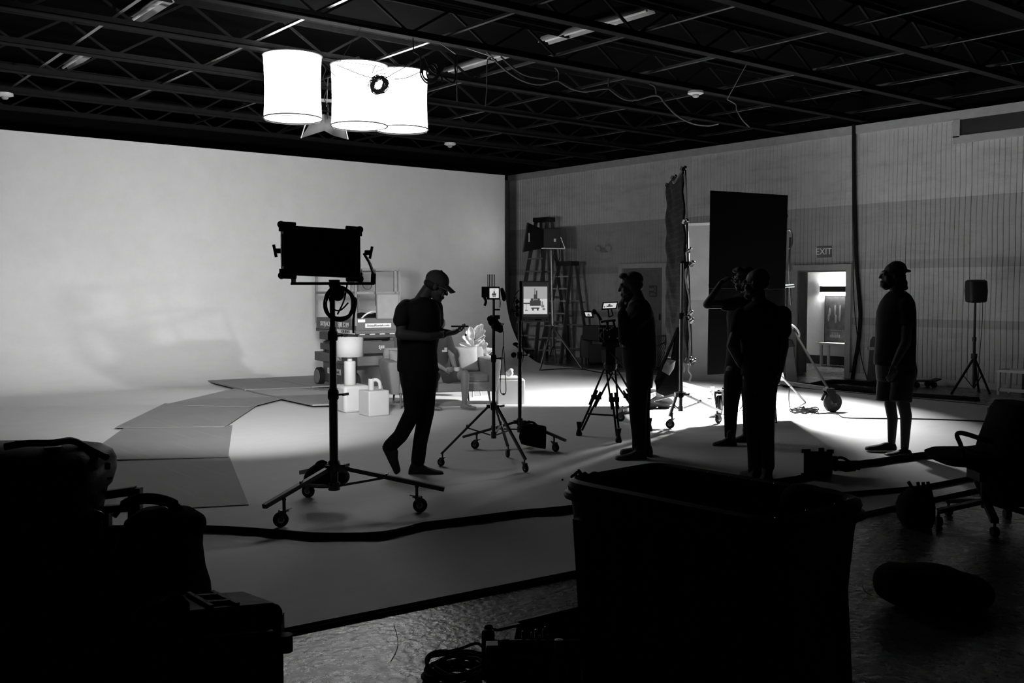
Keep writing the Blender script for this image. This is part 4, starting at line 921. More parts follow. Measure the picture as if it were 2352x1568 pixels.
fgt.part('edge_tube', MB().cyl(M1 + Vector((.02, -.01, .02)), M1 + Vector((.016, -.01, -.33)), .012, seg=8), CHR); fgt.part('edge_tube', MB().cyl(M0 + Vector((-.012, 0, .05)), M0 + Vector((-.008, 0, -.01)), .008, seg=8), CHR)
# its stand, behind the flag
BF = at(1772, 900, 12.75); BF.z = 0; DF = depth(BF); K0 = loc(BF)
fs = T('flag_stand', 'steel stand behind the black flag, one thin leg foot showing right of the standing men', 'stand', BF)
fs.part('pole', MB().cyl((0, 0, .3), (0, 0, 2.5), .018), DST)
for px, py in ((1783, 972), (1700, 940), (1850, 925)):
    p = fs.W(fl(px, py)); p.z = .012; fs.part('leg', MB().cyl((0, 0, .62), p, .014, seg=8), DST)
fs.part('arm', MB().cyl((0, -.02, 2.2), fs.W(at(1725, 520, 12.45)), .012, seg=8), DST)
# ================================================================ large crank stand and lamp behind the flag
wl = [fl(1912, 946), fl(1652, 953), fl(1700, 900)]
BC = at(1768, 900, 13.9); BC.z = 0
cs = T('crank_stand', 'heavy three-wheeled crank stand behind the black flag, big wheel out at the right', 'stand', BC); K = cs.L
zc = 1.6 - (890 - 665) * 13.3 / FPX
SPT = mat('stand_paint', .004, .6, spec=.08)
for i, wpt in enumerate(wl):
    p = cs.W(wpt); p.z = 0; d = Vector((p.x, p.y, 0)); dn = d.normalized()
    end = d - dn * .10 + Vector((0, 0, .30))
    mb = MB(); mb.beam(Vector((0, 0, .33)), end, .05, .045); cs.part('leg', mb, STL if i == 1 else SPT)
    cs.part('brace', MB().cyl(Vector((0, 0, 1.25)) + dn * .25, end + Vector((0, 0, .03)), .016, seg=10), SPT)
    c = Vector((p.x, p.y, .128)); yw_ = (.25, 1.2, .9)[i]; ax = Vector((math.cos(yw_), math.sin(yw_), 0)); sd = Vector((-math.sin(yw_), math.cos(yw_), 0)); M = Matrix((ax, Vector((0, 0, 1)), sd)).transposed()
    w_ = cs.part('wheel', MB().lathe([(.055, -.03), (.09, -.035), (.12, -.03), (.128, -.015), (.128, .015), (.12, .03), (.09, .035), (.055, .03)], c, 32, M), RUB)
    link('wheel_rim', MB().lathe([(.02, -.03), (.06, -.03), (.06, .03), (.02, .03)], c, 20, M).mesh('wheel_rim'), GRY, w_)
    mb = MB(); mb.box(c - ax * .06 + Vector((0, 0, .17)), (.12, .09, .03), (0, 0, yw_))
    for s_ in (-1, 1): mb.prism([(-1.1, 1.2), (.1, 1.2), (.35, .0), (-.1, -.1)], c + sd * s_ * .045, ax * .11, Vector((0, 0, .13)), .008)
    mb.beam(c - ax * .12 + Vector((0, 0, .12)), c - ax * .16 + Vector((0, 0, .03)), .02, .03); mb.cyl(end, c - ax * .06 + Vector((0, 0, .17)), .03, seg=10)
    cs.part('wheel_fork', mb, SPT)
cs.part('mast', MB().cyl((0, 0, .2), (0, 0, 1.5), .045, seg=16).cyl((0, 0, 1.5), (0, 0, 2.05), .03, seg=16), DST)
cs.part('sling', MB().tube(curve([K(1808, 745, -.4), K(1822, 748, -.4), K(1836, 765, -.4), K(1834, 780, -.4)]), .012, 8), mat('sling', .3, .5, .4))
hl = Vector(LAMP); lm_ = T('studio_lamp', 'large studio lamp head glowing behind the black flag, only its bail and handle in view', 'studio light', hl); K = lm_.L
rot = (aim.to_track_quat('-Z', 'Y').to_matrix()); rl = lm_.inv @ rot
back = rl @ Vector((0, 0, 1))
mb = MB().lathe([(.19, -.02), (.2, .0), (.2, .3), (.14, .36), (.05, .38)], back * .02, 28, rl, cap=False); lm_.part('housing', mb, BLK, solid=.008)
lm_.part('lens', MB().lathe([(.001, .0), (.17, .0)], back * .06, 28, rl, cap=False), mat('lamp_lens', .9, .5, emit=30.0), 'glowing lamp lens', solid=.004)
lm_.part('mount', MB().cyl((0, 0, -.02) , lm_.W(Vector((BC.x, BC.y, 2.02))), .02, seg=8), DST)
mb = MB(); mb.tube(curve([K(1804, 530, -.3), K(1814, 528, -.3), K(1819, 540, -.3), K(1819, 560, -.3), K(1813, 572, -.3)]), .012, 8); lm_.part('bail', mb, STL)
lm_.part('bail_arm', MB().beam(K(1815, 545, -.3), K(1812, 620, -.3), .02, .02).beam(K(1812, 620, -.3), K(1816, 700, -.3), .015, .015).beam(K(1800, 640, -.3), lm_.W(hl) + Vector((.1, 0, 0)), .02, .02), DST)
lm_.part('handle', MB().cyl(K(1802, 658, -.35), K(1824, 656, -.35), .022, seg=12), STL)
# white board with glow added for a bright patch, and stool behind
rb = T('glow_board', 'small white board with added glow leaning low beside the crank stand, right of the men', 'light', fl(1795, 884) + Vector((0, 0, .28))); K = rb.L
rb.part('board', tquad(K, [(1777, 855), (1797, 849), (1804, 877), (1784, 884)], -.4, -.38), mat('board_glow', .8, .5, emit=.75), 'white face with added glow')
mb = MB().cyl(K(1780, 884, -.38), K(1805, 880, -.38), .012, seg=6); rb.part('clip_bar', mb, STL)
ca = fl(1815, 890); sh = T('cloth_cart', 'dark draped case on a low dolly left of the open doorway', 'case', ca); K = sh.L
sh.part('body', tquad(K, [(1803, 790), (1822, 786), (1833, 880), (1806, 882)], 0, .35), mat('cart_grey', .07, .6), bevel=.01)
sh.part('lid', tquad(K, [(1799, 778), (1820, 780), (1826, 795), (1803, 798)], -.05, .4), BLK, bevel=.01); sh.part('dolly', tquad(K, [(1797, 880), (1835, 878), (1835, 884), (1797, 886)], -.05, .4), BLK)
# bright low leg with small wheel in front of the flat
bw_ = fl(1636, 916); bs_ = T('low_stand', 'brightly lit low stand leg with a small wheel behind the quilt stand', 'stand', bw_); K = bs_.L
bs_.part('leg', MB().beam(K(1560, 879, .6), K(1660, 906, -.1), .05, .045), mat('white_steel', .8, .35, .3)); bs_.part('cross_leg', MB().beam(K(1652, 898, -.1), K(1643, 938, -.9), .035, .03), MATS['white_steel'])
bs_.part('wheel', MB().lathe([(.02, -.02), (.055, -.02), (.06, 0), (.055, .02), (.02, .02)], bs_.W(bw_) + Vector((0, 0, .06)), 20, Euler((math.pi / 2, 0, .5)).to_matrix()), GRY); bs_.part('fork', MB().box(bs_.W(bw_) + Vector((0, 0, .14)), (.05, .08, .1)), CHR)
# ================================================================ freestanding scenery flat
P = [fl(1545, 872), fl(1745, 880)]; Dl, Dr = depth(P[0]), depth(P[1])
fb = (P[0] + P[1]) / 2; ft = T('scenery_flat', 'pale freestanding scenery wall panel standing behind the black flag', 'panel', fb)
a, c = ft.W(P[0]), ft.W(P[1]); u = (c - a); w_ = u.length; un = u / w_
nrm = un.cross(Vector((0, 0, 1)))
fm = mat('flat_paint', .30, .8, var=.12, scale=2.5); fm2 = mat('flat_paint_lower', .22, .8, var=.12, scale=2.5)
ft.part('upper_sheet', MB().prism([(0, 1.42), (w_, 1.42), (w_, 2.72), (0, 2.72)], a, un, (0, 0, 1), .04), fm)
ft.part('lower_sheet', MB().prism([(0, 0), (w_, 0), (w_, 1.42), (0, 1.42)], a, un, (0, 0, 1), .04), fm2)
ft.part('top_batten', MB().prism([(0, 2.72), (w_, 2.72), (w_, 2.76), (0, 2.76)], a, un, (0, 0, 1), .07), WHT)
ft.part('jack', MB().beam(a + un * 1.2 - nrm * .03 + Vector((0, 0, 1.5)), a + un * 1.2 - nrm * .6 + Vector((0, 0, .02)), .04, .04), GRY)
# ================================================================ things along the right wall
X1 = XW - .03
# exit sign
s = onx(1892, 578, X1); t = T('exit_sign', 'white EXIT sign on the wall above the open doorway', 'sign', s, math.pi / 2); 
t.part('housing', MB().box((0, .03, 0), (.31, .06, .21)), mat('sign_body', .14, .5), bevel=.01)
place_text('EXIT', .17, (0, -.004, 0), (-1, 0, 0), t.o, mat('sign_letters', .7, .5, emit=.12), 'sign_lettering') if False else place_text('EXIT', .17, (0, -.004, 0), (1, 0, 0), t.o, mat('sign_letters', .7, .5, emit=.12), 'sign_lettering')
t.o.rotation_euler = (0, 0, -math.pi / 2); 
# emergency light
s = onx(1387, 573, X1); t = T('emergency_light', 'twin-headed emergency light fixed on the wall between the ladders and the door', 'light', s, -math.pi / 2)
t.part('housing', MB().box((0, .03, -.01), (.22, .08, .11)), mat('emerg', .3, .5), bevel=.02)
for sx in (-1, 1): t.part('lamp_head', MB().ell((sx * .17, -.03, .03), (.09, .06, .07)), mat('emerg_head', .45, .3))
# sign on the closed door
s = onx(1500, 668, XW); t = T('door_sign', 'small dark notice with pale lettering on the closed grey door', 'sign', Vector((XW + .0, s.y, s.z)), -math.pi / 2)
t.part('plate', MB().box((0, 0, 0), (.24, .008, .25)), mat('notice_dark', .07, .5))
pl = mat('notice_print', .3, .6)
mb = MB()
for k in range(6): mb.box((-.10 + k * .023, -.005, .035), (.013, .003, .05))
mb.box((-.04, -.005, .06), (.13, .003, .008)); mb.box((-.04, -.005, .012), (.13, .003, .008)); t.part('notice_print', mb, pl)
t.part('notice_symbol', MB().box((.065, -.005, .045), (.016, .003, .11)).box((.065, -.005, -.015), (.05, .003, .016)).box((.055, -.005, .095), (.02, .003, .012)), pl)
mb = MB()
for k in range(5): mb.box((-.07 + k * .028, -.005, -.05), (.02, .003, .02))
for k in range(7): mb.box((-.09 + k * .028, -.005, -.088), (.018, .003, .02))
t.part('notice_print', mb, pl)
# switch by the open door
s = onx(1813, 722, X1); solo('wall_switch', 'pale switch plate on the wall left of the open doorway', 'switch', s, MB().box((0, 0, 0), (.09, .02, .14)), tw, -math.pi / 2, bevel=.004)
# black cables down the right wall
def wallcable(pts, r, label, X=X1 - .03):
    P = [onx(x, y, X) for x, y in pts]; b_ = Vector((X, P[-1].y, 0)); mb = MB().tube(curve([p - b_ for p in P], 6), r, 8); return solo('wall_cable', label, 'cable', b_, mb, RUB, 0, 'cables down the right wall')
wallcable([(1961, 286), (1962, 400), (1964, 500), (1967, 600), (1974, 690), (1976, 730), (1971, 790), (1964, 830), (1957, 876)], .035, 'thick black cable dropping down the ribbed wall beside the open doorway')
wallcable([(1958, 286), (1958, 420), (1959, 560), (1961, 680), (1968, 760), (1980, 830), (1992, 872)], .008, 'thin black cable hanging beside the thick wall cable')
# things in the lit room
s = Vector((XR - .02, 0, 0)); 
def room(px, py): return onx(px, py, XR - .03)
p0, p1 = room(1889, 655), room(1962, 673)
t = T('wall_lamp', 'dark up-and-down wall lamp over the poster in the room behind the doorway', 'lamp', (p0 + p1) / 2, -math.pi / 2)
wd = abs(p1.y - p0.y); t.part('shade', MB().box((0, -.09, 0), (wd, .01, .13)).box((-wd / 2, -.045, 0), (.01, .09, .13)).box((wd / 2, -.045, 0), (.01, .09, .13)), BLK)
t.part('tube', MB().cyl((-wd * .4, -.04, 0), (wd * .4, -.04, 0), .02, seg=10), mat('lamp_tube', .9, .5, emit=ROOM_LAMP * 6))
p0, p1 = room(1897, 681), room(1943, 790)
t = T('poster', 'framed dark poster under the wall lamp in the small lit room', 'poster', (p0 + p1) / 2, -math.pi / 2); wd = abs(p1.y - p0.y); hh = p0.z - p1.z
t.part('frame', MB().box((0, .0, 0), (wd + .04, .03, hh + .04)), BLK, bevel=.004)
pm = mat('poster_print', .06, .5, var=.5, scale=7); t.part('print', MB().box((0, -.017, 0), (wd, .004, hh)), pm)
mb = MB(); rnd = random.Random(4)
for x, z, h_ in ((-.28, .12, .16), (-.33, .0, .14), (-.02, .16, .2), (.02, -.02, .16), (.22, .14, .24), (.2, 0.0, .14)): mb.ell((x * wd, -.02, z * hh + .05), (.025, .002, h_ * .6), seg=8, rings=6)
for k, q in enumerate(mb.v): pass
t.part('poster_figures', mb, mat('poster_pale', .2, .6)); 
mb = MB()
for k in range(9): mb.box((-.36 * wd + k * .09 * wd, -.02, -hh * .215), (.05 * wd, .003, .012))
t.part('poster_billing', mb, MATS['poster_pale'])
mb = MB()
for k in range(4): mb.box((-.14 * wd + k * .09 * wd, -.02, -hh * .28), (.03 * wd, .003, .05))
for k in range(6): mb.box((-.22 * wd + k * .085 * wd, -.02, -hh * .34), (.06 * wd, .003, .055 + .012 * (k % 2)))
t.part('poster_title', mb, MATS['poster_pale'])
bb = onx(1925, 862, XR - .3); bb.z = 0; t = T('bench', 'small white bench under the poster in the lit room', 'bench', bb, -math.pi / 2)
t.part('seat', MB().box((0, 0, .44), (.75, .34, .05)), WHT)
for sx in (-1, 1):
    for sy in (-1, 1): t.part('leg', MB().box((sx * .33, sy * .13, .19), (.045, .045, .46)), WHT)
# white bench at the right edge
p = onx(2336, 900, 15.55); p.z = CZ; t = T('metal_table', 'low white metal-framed bench cut off by the right edge', 'bench', p, -math.pi / 2)
W2 = .86; t.part('frame_top', MB().beam((-.30, 0, .37), (.6, 0, .37), .05, .04).beam((-.30, .35, .37), (.6, .35, .37), .05, .04).beam((-.3, 0, .37), (-.3, .35, .37), .05, .04), WHT)
t.part('leg', MB().box((-.28, 0, .18), (.04, .04, .36)), WHT); t.part('leg', MB().box((-.05, .33, .18), (.04, .04, .36)), BLK); t.part('leg', MB().box((-.28, .35, .18), (.04, .04, .36)), WHT); t.part('leg', MB().box((.58, .35, .18), (.04, .04, .36)), WHT); t.part('leg', MB().box((.58, .0, .18), (.04, .04, .36)), WHT)
t.part('low_rail', MB().beam((-.28, 0, .08), (.6, 0, .08), .04, .05), WHT)
# speaker on tripod stand
bsp = fl(2240, 905, CZ); t = T('speaker_stand', 'black tripod stand carrying the loudspeaker near the right wall', 'stand', bsp); K = t.L
t.part('pole', MB().cyl(K(2240, 695), K(2238, 780), .017).cyl(K(2238, 775), K(2237, 890), .022), BLK); t.part('collar', MB().cyl(K(2238, 812), K(2237, 824), .045).cyl(K(2238, 774), K(2238, 784), .03), BLK)
for px, py in ((2186, 905), (2273, 905), (2248, 900)):
    p = t.W(fl(px, py, CZ)); p.z = .015; lg = t.part('leg', MB().beam(K(2238, 820), p, .028, .028), BLK); t.part('brace', MB().beam(K(2237, 892), K(2238, 820).lerp(p, .5), .018, .01), BLK)
    link('rubber_foot', MB().ell(p, .022, seg=8, rings=6).mesh('rubber_foot'), RUB, lg)
t = T('loudspeaker', 'black loudspeaker cabinet on top of the tripod stand', 'loudspeaker', at(2240, 694, depth(bsp))); K = t.L
mb = MB(); mb.loft([(K(2242, 694.5), .10, .09), (K(2242, 692), .135, .12), (K(2242, 668), .148, .13), (K(2242, 646), .14, .12), (K(2242, 642), .11, .09)], 24, 5); t.part('cabinet', mb, BLK)
t.part('handle', MB().beam(K(2232, 694, -.1), K(2252, 694, -.1), .02, .02), BLK); t.part('power_cable', MB().tube(curve([K(2257, 692, .05), K(2256, 740, .05), K(2250, 820, .05), K(2247, 870, .05)]), .005, 5), RUB)
# skateboards
def deck(mb, a, c, w, th):
    a = Vector(a); c = Vector(c); d = (c - a).normalized(); u, v = frame_of(d); pts = []
    return mb
s = onx(2001, 868, XW - .18); s.z = CZ; t = T('skateboard', 'skateboard standing on end against the wall behind the man in shorts', 'skateboard', s, -math.pi / 2, 'skateboards')
t.part('deck', MB().loft([((0, .02, .0), .07, .008), ((0, .03, .05), .1, .008), ((0, .08, .45), .1, .008), ((0, .1, .72), .095, .008), ((0, .1, .79), .05, .008)], 20, 4), mat('deck_wood', .05, .6))
t.part('truck', MB().box((0, .02, .58), (.14, .05, .05)), STL)
for sx in (-1, 1): t.part('wheel', MB().cyl((sx * .07, -.0, .58), (sx * .11, -.0, .58), .03), WHT)
s = onx(2118, 884, XW - .55); s.z = CZ; t = T('skateboard', 'dark skateboard lying on the floor right of the man in shorts', 'skateboard', s, -HEAD + .1, 'skateboards')
t.part('deck', MB().box((0, 0, .11), (.42, .2, .02)).box((-.25, 0, .125), (.12, .18, .02), (0, .3, 0)).box((.24, 0, .125), (.1, .18, .02), (0, -.3, 0)), BLK)
for sx in (-.15, .15):
    t.part('truck', MB().box((sx, 0, .075), (.05, .14, .06)), DST)
    for sy in (-1, 1): t.part('wheel', MB().cyl((sx, sy * .08, .05), (sx, sy * .12, .05), .05), BLK)
# low black ramp on the stage edge
s = fl(2345, 955); t = solo('low_platform', 'low black slab lying on the stage behind the office chair', 'platform', s, MB().box((0, 0, .04), (.62, .5, .08)), BLK, -HEAD)
# dark case and grey chair by the ladders, lattice panel by the quilt frame
s = fl(1382, 838, CZ); t = T('equipment_case', 'dark pile of equipment cases behind the camera tripod', 'case', s); K = t.L
t.part('lower_case', tquad(K, [(1352, 790), (1415, 790), (1415, 834), (1352, 832)], 0, .6), BLK, bevel=.01); t.part('upper_case', tquad(K, [(1338, 746), (1412, 746), (1412, 789), (1338, 780)], .1, .6), BLK, bevel=.02)
t.part('side_box', tquad(K, [(1381, 803), (1412, 803), (1412, 834), (1382, 834)], -.3, 0), mat('case_grey', .02, .5), bevel=.01)
s = fl(1346, 833, CZ); t = T('grey_chair', 'grey chair with a solid curved back in front of the dark cases', 'chair', s); K = t.L
mb = MB(); mb.loft([((0, 0, .12), .14, .1), ((0, 0, .4), .14, .1), ((0, 0, .6), .12, .08), ((0, 0, .63), .09, .05)], 20, 4); t.part('backrest', mb, mat('chair_grey', .05, .7))
for sx in (-.09, .0, .1): t.part('leg', MB().cyl((sx, 0, 0), (sx, 0, .14), .016), BLK)
s = fl(1220, 824, CZ); solo('speaker_box', 'small black box on the floor at the foot of the taller ladder', 'box', s, MB().box((0, 0, .11), (.3, .22, .22)), BLK, -HEAD, bevel=.01)
s = onx(1512, 845, 15.4); s.z = CZ; t = T('lattice_panel', 'low lattice fence panel leaning by the closed door', 'panel', s, -HEAD); K = t.L
t.part('frame', MB().beam(K(1495, 771), K(1530, 771), .04, .04).beam(K(1496, 771), K(1496, 848), .04, .04).beam(K(1530, 771), K(1530, 848), .04, .04).beam(K(1495, 848), K(1530, 848), .04, .04).beam(K(1496, 800), K(1530, 785), .03, .03), DST)
mb = MB()
for k in range(-8, 9):
    for s_ in (-1, 1):
        q0 = K(1512, 810) + Vector((k * .045 * s_ - .17 * s_, 0, -.33)); q1 = q0 + Vector((.34 * s_, 0, .66))
        for a_, c_ in ((q0, q1),):
            x0_, x1_ = K(1496, 800).x, K(1530, 800).x
            def clip(p, q):
                lo, hi = 0, 1
                dx = q.x - p.x
                if abs(dx) > 1e-6:
                    ta, tb = (x0_ - p.x) / dx, (x1_ - p.x) / dx
                    lo, hi = max(0, min(ta, tb)), min(1, max(ta, tb))
                return (p.lerp(q, lo), p.lerp(q, hi)) if hi > lo + .02 else None
            r_ = clip(a_, c_)
            if r_: mb.beam(r_[0], r_[1], .008, .008)
t.part('lattice', mb, DST)
# ================================================================ cables on the stage
def floor_cable(pts, r, label, n_=8, strands=1, seed=1, z=0, name='floor_cable', m_=RUB):
    rnd = random.Random(seed); mb = MB(); P = [fl(x, y, z) for x, y in pts]; b_ = P[len(P) // 2].copy(); b_.z = z
    for s_ in range(strands):
        Q = []
        for i, p in enumerate(P):
            o_ = Vector((rnd.uniform(-1, 1), rnd.uniform(-1, 1), 0)) * (r * 2.2 * (s_ > 0)); Q.append(p - b_ + o_ + Vector((0, 0, r + r * 1.2 * (s_ % 2))))
        mb.tube(curve(Q, n_), r, 7)
    return solo(name, label, 'cable', b_, mb, m_, 0)
floor_cable([(430, 1219), (470, 1220), (560, 1225), (640, 1231), (720, 1236), (800, 1238), (880, 1234), (930, 1223), (980, 1213), (1100, 1198), (1200, 1185), (1290, 1177), (1500, 1148), (1800, 1110), (1868, 1095)], .013, 'black cable bundle snaking across the stage from the cases to the junction box', strands=6, seed=3)
floor_cable([(1905, 1078), (1950, 1072), (2000, 1068), (2060, 1058), (2120, 1050), (2200, 1040), (2352, 1020)], .016, 'thick bundle of black cables running from the junction box to the office chair', strands=7, seed=5)
floor_cable([(1750, 1152), (1850, 1146), (1975, 1136), (2050, 1131), (2120, 1122), (2250, 1100), (2360, 1085)], .011, 'black cable pair crossing the stage below the junction box', strands=3, seed=6)
floor_cable([(1878, 951), (1905, 950), (1925, 953), (1940, 960), (2000, 962), (2100, 963), (2200, 966), (2290, 970), (2400, 974)], .008, 'thin black cable running right from the coiled cable')
floor_cable([(1240, 851), (1290, 848), (1337, 849), (1370, 855), (1420, 862)], .01, 'thin cable on the stage edge at the feet of the soft light stand')
floor_cable([(1400, 842), (1600, 858), (1800, 884), (1860, 888), (1960, 895), (2060, 908), (2250, 922)], .02, 'black cables laid along the right edge of the stage', strands=4, seed=9)
floor_cable([(1870, 888), (1920, 880), (1990, 885), (2060, 893), (2000, 902), (1930, 898), (1880, 894)], .022, 'heap of black cable at the foot of the wall cables', strands=6, seed=12, z=CZ)
# small coil with knotted tail
bc = fl(1850, 948); mb = MB(); rnd = random.Random(8)
for k in range(7):
    rx = rnd.uniform(.09, .17); o_ = Vector((rnd.uniform(-.05, .05), rnd.uniform(-.05, .05), .012 + .008 * k))
    mb.tube([o_ + Vector((rx * math.cos(a), rx * .8 * math.sin(a), .01 * math.sin(3 * a))) for a in [i * math.pi / 12 for i in range(24)]], .008, 6, True)
K = loc(bc); mb.tube(curve([K.L(1845, 945), K.L(1842, 940), K.L(1846, 933), K.L(1848, 942)]), .009, 6); mb.tube(curve([K.L(1826, 948), K.L(1814, 935), K.L(1812, 905), K.L(1815, 885)]), .006, 6)
solo('coiled_cable', 'loose black cable coil on the floor left of the big wheel', 'cable', bc, mb, RUB)
# junction box
bd = fl(1882, 1094); t = T('junction_box', 'black power junction box on the stage with thick cables plugged in', 'box', bd); K = t.L
t.part('body', quad(K, 1846, 1036, 1912, 1092, -.1, .12), BLK, bevel=.01); t.part('top_guard', quad(K, 1841, 1031, 1862, 1040, -.12, .14), BLK, bevel=.004)
t.part('foot', quad(K, 1840, 1086, 1865, 1094, -.11, .12), BLK); t.part('handle', quad(K, 1880, 1028, 1893, 1038, -.06, .06), BLK, bevel=.004); t.part('corner', quad(K, 1899, 1032, 1915, 1041, -.12, .14), BLK)
t.part('plug', MB().cyl(K(1910, 1060), K(1921, 1060), .05, seg=14), BLK)
for a in ([(1918, 1052), (1935, 1051), (1955, 1062), (1975, 1068)], [(1918, 1060), (1945, 1062), (1985, 1069)], [(1918, 1072), (1940, 1080), (1965, 1078)], [(1916, 1080), (1935, 1074), (1975, 1076)]): t.part('plugged_cable', MB().tube(curve([K(x, y) for x, y in a]), .012, 7), RUB)
# ================================================================ people
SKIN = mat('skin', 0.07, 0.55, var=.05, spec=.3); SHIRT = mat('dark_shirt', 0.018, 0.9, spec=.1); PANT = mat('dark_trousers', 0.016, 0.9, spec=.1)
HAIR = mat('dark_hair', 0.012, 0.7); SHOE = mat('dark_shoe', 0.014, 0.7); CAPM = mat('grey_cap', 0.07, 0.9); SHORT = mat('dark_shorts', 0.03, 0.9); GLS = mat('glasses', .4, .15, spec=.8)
def basis(fwd, tilt=0.0, roll=0.0):
    f = Vector((fwd[0], fwd[1], 0)).normalized(); s_ = Vector((f.y, -f.x, 0)); u = Vector((0, 0, 1))
    f2 = f * math.cos(tilt) - u * math.sin(tilt); u2 = u * math.cos(tilt) + f * math.sin(tilt)
    return Matrix((s_, f2, u2)).transposed()   # columns: side, forward, up
def head(mb, c, M, k=1.0, beard=0.0):
    e = lambda p, r: mb.ell(c + M @ (Vector(p) * k), tuple(x * k for x in r), M)
    e((0, -.012, .03), (.075, .095, .09)); e((0, .03, -.03), (.061, .064, .083)); e((0, .045, -.085), (.045, .048, .034)); e((0, .074, -.098), (.024, .022, .02))
    e((0, .082, .026), (.05, .018, .013)); e((0, .093, -.062), (.025, .012, .007)); e((0, .094, -.074), (.022, .011, .006))
    mb.cap(c + M @ (Vector((0, .09, .015)) * k), c + M @ (Vector((0, .110, -.028)) * k), .009 * k, .013 * k, 8)
    for s_ in (-1, 1):
        e((s_ * .031, .082, .004), (.014, .012, .009)); e((s_ * .076, -.008, -.008), (.01, .022, .033)); e((s_ * .045, .055, -.03), (.022, .025, .03))
def hand(mb, w, d, n_, curl=.5, thumb=1, k=1.0):
    d = Vector(d).normalized(); n_ = Vector(n_); n_ = (n_ - d * n_.dot(d)).normalized(); s_ = d.cross(n_)
    M = Matrix((s_, n_, d)).transposed()
    mb.ell(w + d * .052 * k, (.041 * k, .016 * k, .055 * k), M)
    for i, (o_, ln) in enumerate(((.031, .9), (.011, 1.0), (-.010, .95), (-.030, .75))):
        p = w + d * (.088 - .004 * abs(i - 1)) * k + s_ * o_ * k * thumb; a = curl * .5
        for j, sl in enumerate((.043, .027, .022)):
            dr = d * math.cos(a) + n_ * math.sin(a); q = p + dr * sl * ln * k; mb.cap(p, q, (.0095 - .0008 * j) * k, (.0088 - .0008 * j) * k, 8); p = q; a += curl * (.9, .8, .7)[j]
    p = w + d * .02 * k + s_ * .028 * k * thumb; dr = (d * .75 + s_ * thumb * .55 + n_ * .35).normalized(); q = p + dr * .045 * k; mb.cap(p, q, .014 * k, .0115 * k, 8)
    dr = (d * .85 + s_ * thumb * .15 + n_ * .5).normalized(); mb.cap(q, q + dr * .04 * k, .011 * k, .009 * k, 8)
def shoe(mb, heel, toe, up=(0, 0, 1), w=.048, h=.056):
    heel = Vector(heel); toe = Vector(toe); d = (toe - heel); Ln = d.length; d.normalize(); up = Vector(up); up = (up - d * up.dot(d)).normalized(); s_ = d.cross(up); M = Matrix((s_, up, -d)).transposed()
    rg = []
    for t_, ww, hh in ((0, .55, .5), (.04, .75, .85), (.18, .82, 1.0), (.38, .82, .95), (.55, .95, .72), (.75, 1.08, .58), (.92, .92, .5), (.975, .75, .42), (1.0, .4, .25)): rg.append((heel + d * Ln * t_ + up * (h * hh), ww * w, hh * h, M))
    mb.loft(rg, 16, 2.6); mb.box(heel + d * Ln * .5 + up * .012, (w * 1.7, .024, Ln * .9), M)
def rings(K, D, rows, seg=28, pw=2.3):
    out = []
    for l_, r_, y, ry, dd in rows:
        out.append((K((l_ + r_) / 2, y, dd), (r_ - l_) / 2 * (D + dd) / FPX, ry))
    return MB().loft(out, seg, pw)
def specs(t, c, M, k=1.0):
    mb = MB()
    for s_ in (-1, 1):
        q = c + M @ (Vector((s_ * .033, .102, .0)) * k); X, U = M.col[0], M.col[2]
        mb.tube([q + X * .024 * math.cos(a) + U * .019 * math.sin(a) for a in [i * math.pi / 8 for i in range(16)]], .002, 5, True)
        mb.tube([c + M @ Vector((s_ * .057, .1, .004)), c + M @ Vector((s_ * .075, .06, .006)), c + M @ Vector((s_ * .078, .0, .0))], .002, 5)
    mb.tube([c + M @ Vector((-.01, .106, .002)), c + M @ Vector((0, .112, .006)), c + M @ Vector((.01, .106, .002))], .002, 5)
    return t.part('glasses', mb, GLS)
BV = .0065
# ---------------- man in the cap, walking, looking at his phone
b_ = at(962, 1090, 8.62); b_.z = 0
t = T('person', 'man in a grey cap and dark t-shirt walking right, looking down at a phone', 'person', b_); K = t.L; D = t.D
Mh = basis((1, .12), .42); hc = K(1002, 657, 0)
mb = MB(); head(mb, hc, Mh, 1.02)
mb.cap(K(966, 692, 0), K(984, 664, 0), .062, .058)
mb.add(*(lambda m_: (m_.v, m_.f))(rings(K, D, [(948, 984, 686, .08, 0), (925, 1000, 702, .13, 0), (920, 1000, 740, .12, 0), (922, 995, 800, .12, 0), (925, 998, 860, .13, 0)])))
mb.limb([K(927, 716, -.13), K(920, 768, -.2), K(985, 773, -.17), K(1020, 768, -.1)], [.036, .047, .036, .029]); hand(mb, K(1021, 767, -.1), (1, .25, .12), (0, .5, 1), .55, -1)
mb.limb([K(1000, 710, .12), K(1003, 762, .14), K(1030, 764, .08)], [.052, .045, .029]); hand(mb, K(1031, 763, .08), (1, -.15, .2), (0, -.4, 1), .5, 1)
for lg in ([K(978, 855, .05), K(983, 945, .05), K(963, 1055, .05)], [K(948, 855, -.06), K(948, 950, -.06), K(901, 1020, -.06)]): mb.limb(lg, [.08, .055, .04])
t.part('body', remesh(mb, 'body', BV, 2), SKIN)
mb = rings(K, D, [(957, 982, 682, .075, 0), (940, 997, 688, .12, 0), (922, 1006, 698, .17, 0), (911, 1013, 715, .19, 0), (908, 1014, 740, .175, 0), (911, 1010, 770, .16, 0), (913, 1004, 805, .15, 0), (912, 1006, 840, .155, 0), (913, 1010, 853, .155, 0)])
mb.limb([K(934, 706, -.06), K(927, 714, -.12), K(920, 735, -.18)], [.075, .075, .066]); mb.limb([K(998, 706, .11), K(1003, 738, .13)], [.075, .065])
t.part('shirt', remesh(mb, 'shirt', .009, 3), SHIRT)
mb = rings(K, D, [(915, 1006, 838, .15, 0), (917, 1007, 860, .15, 0), (922, 1005, 890, .14, 0)])
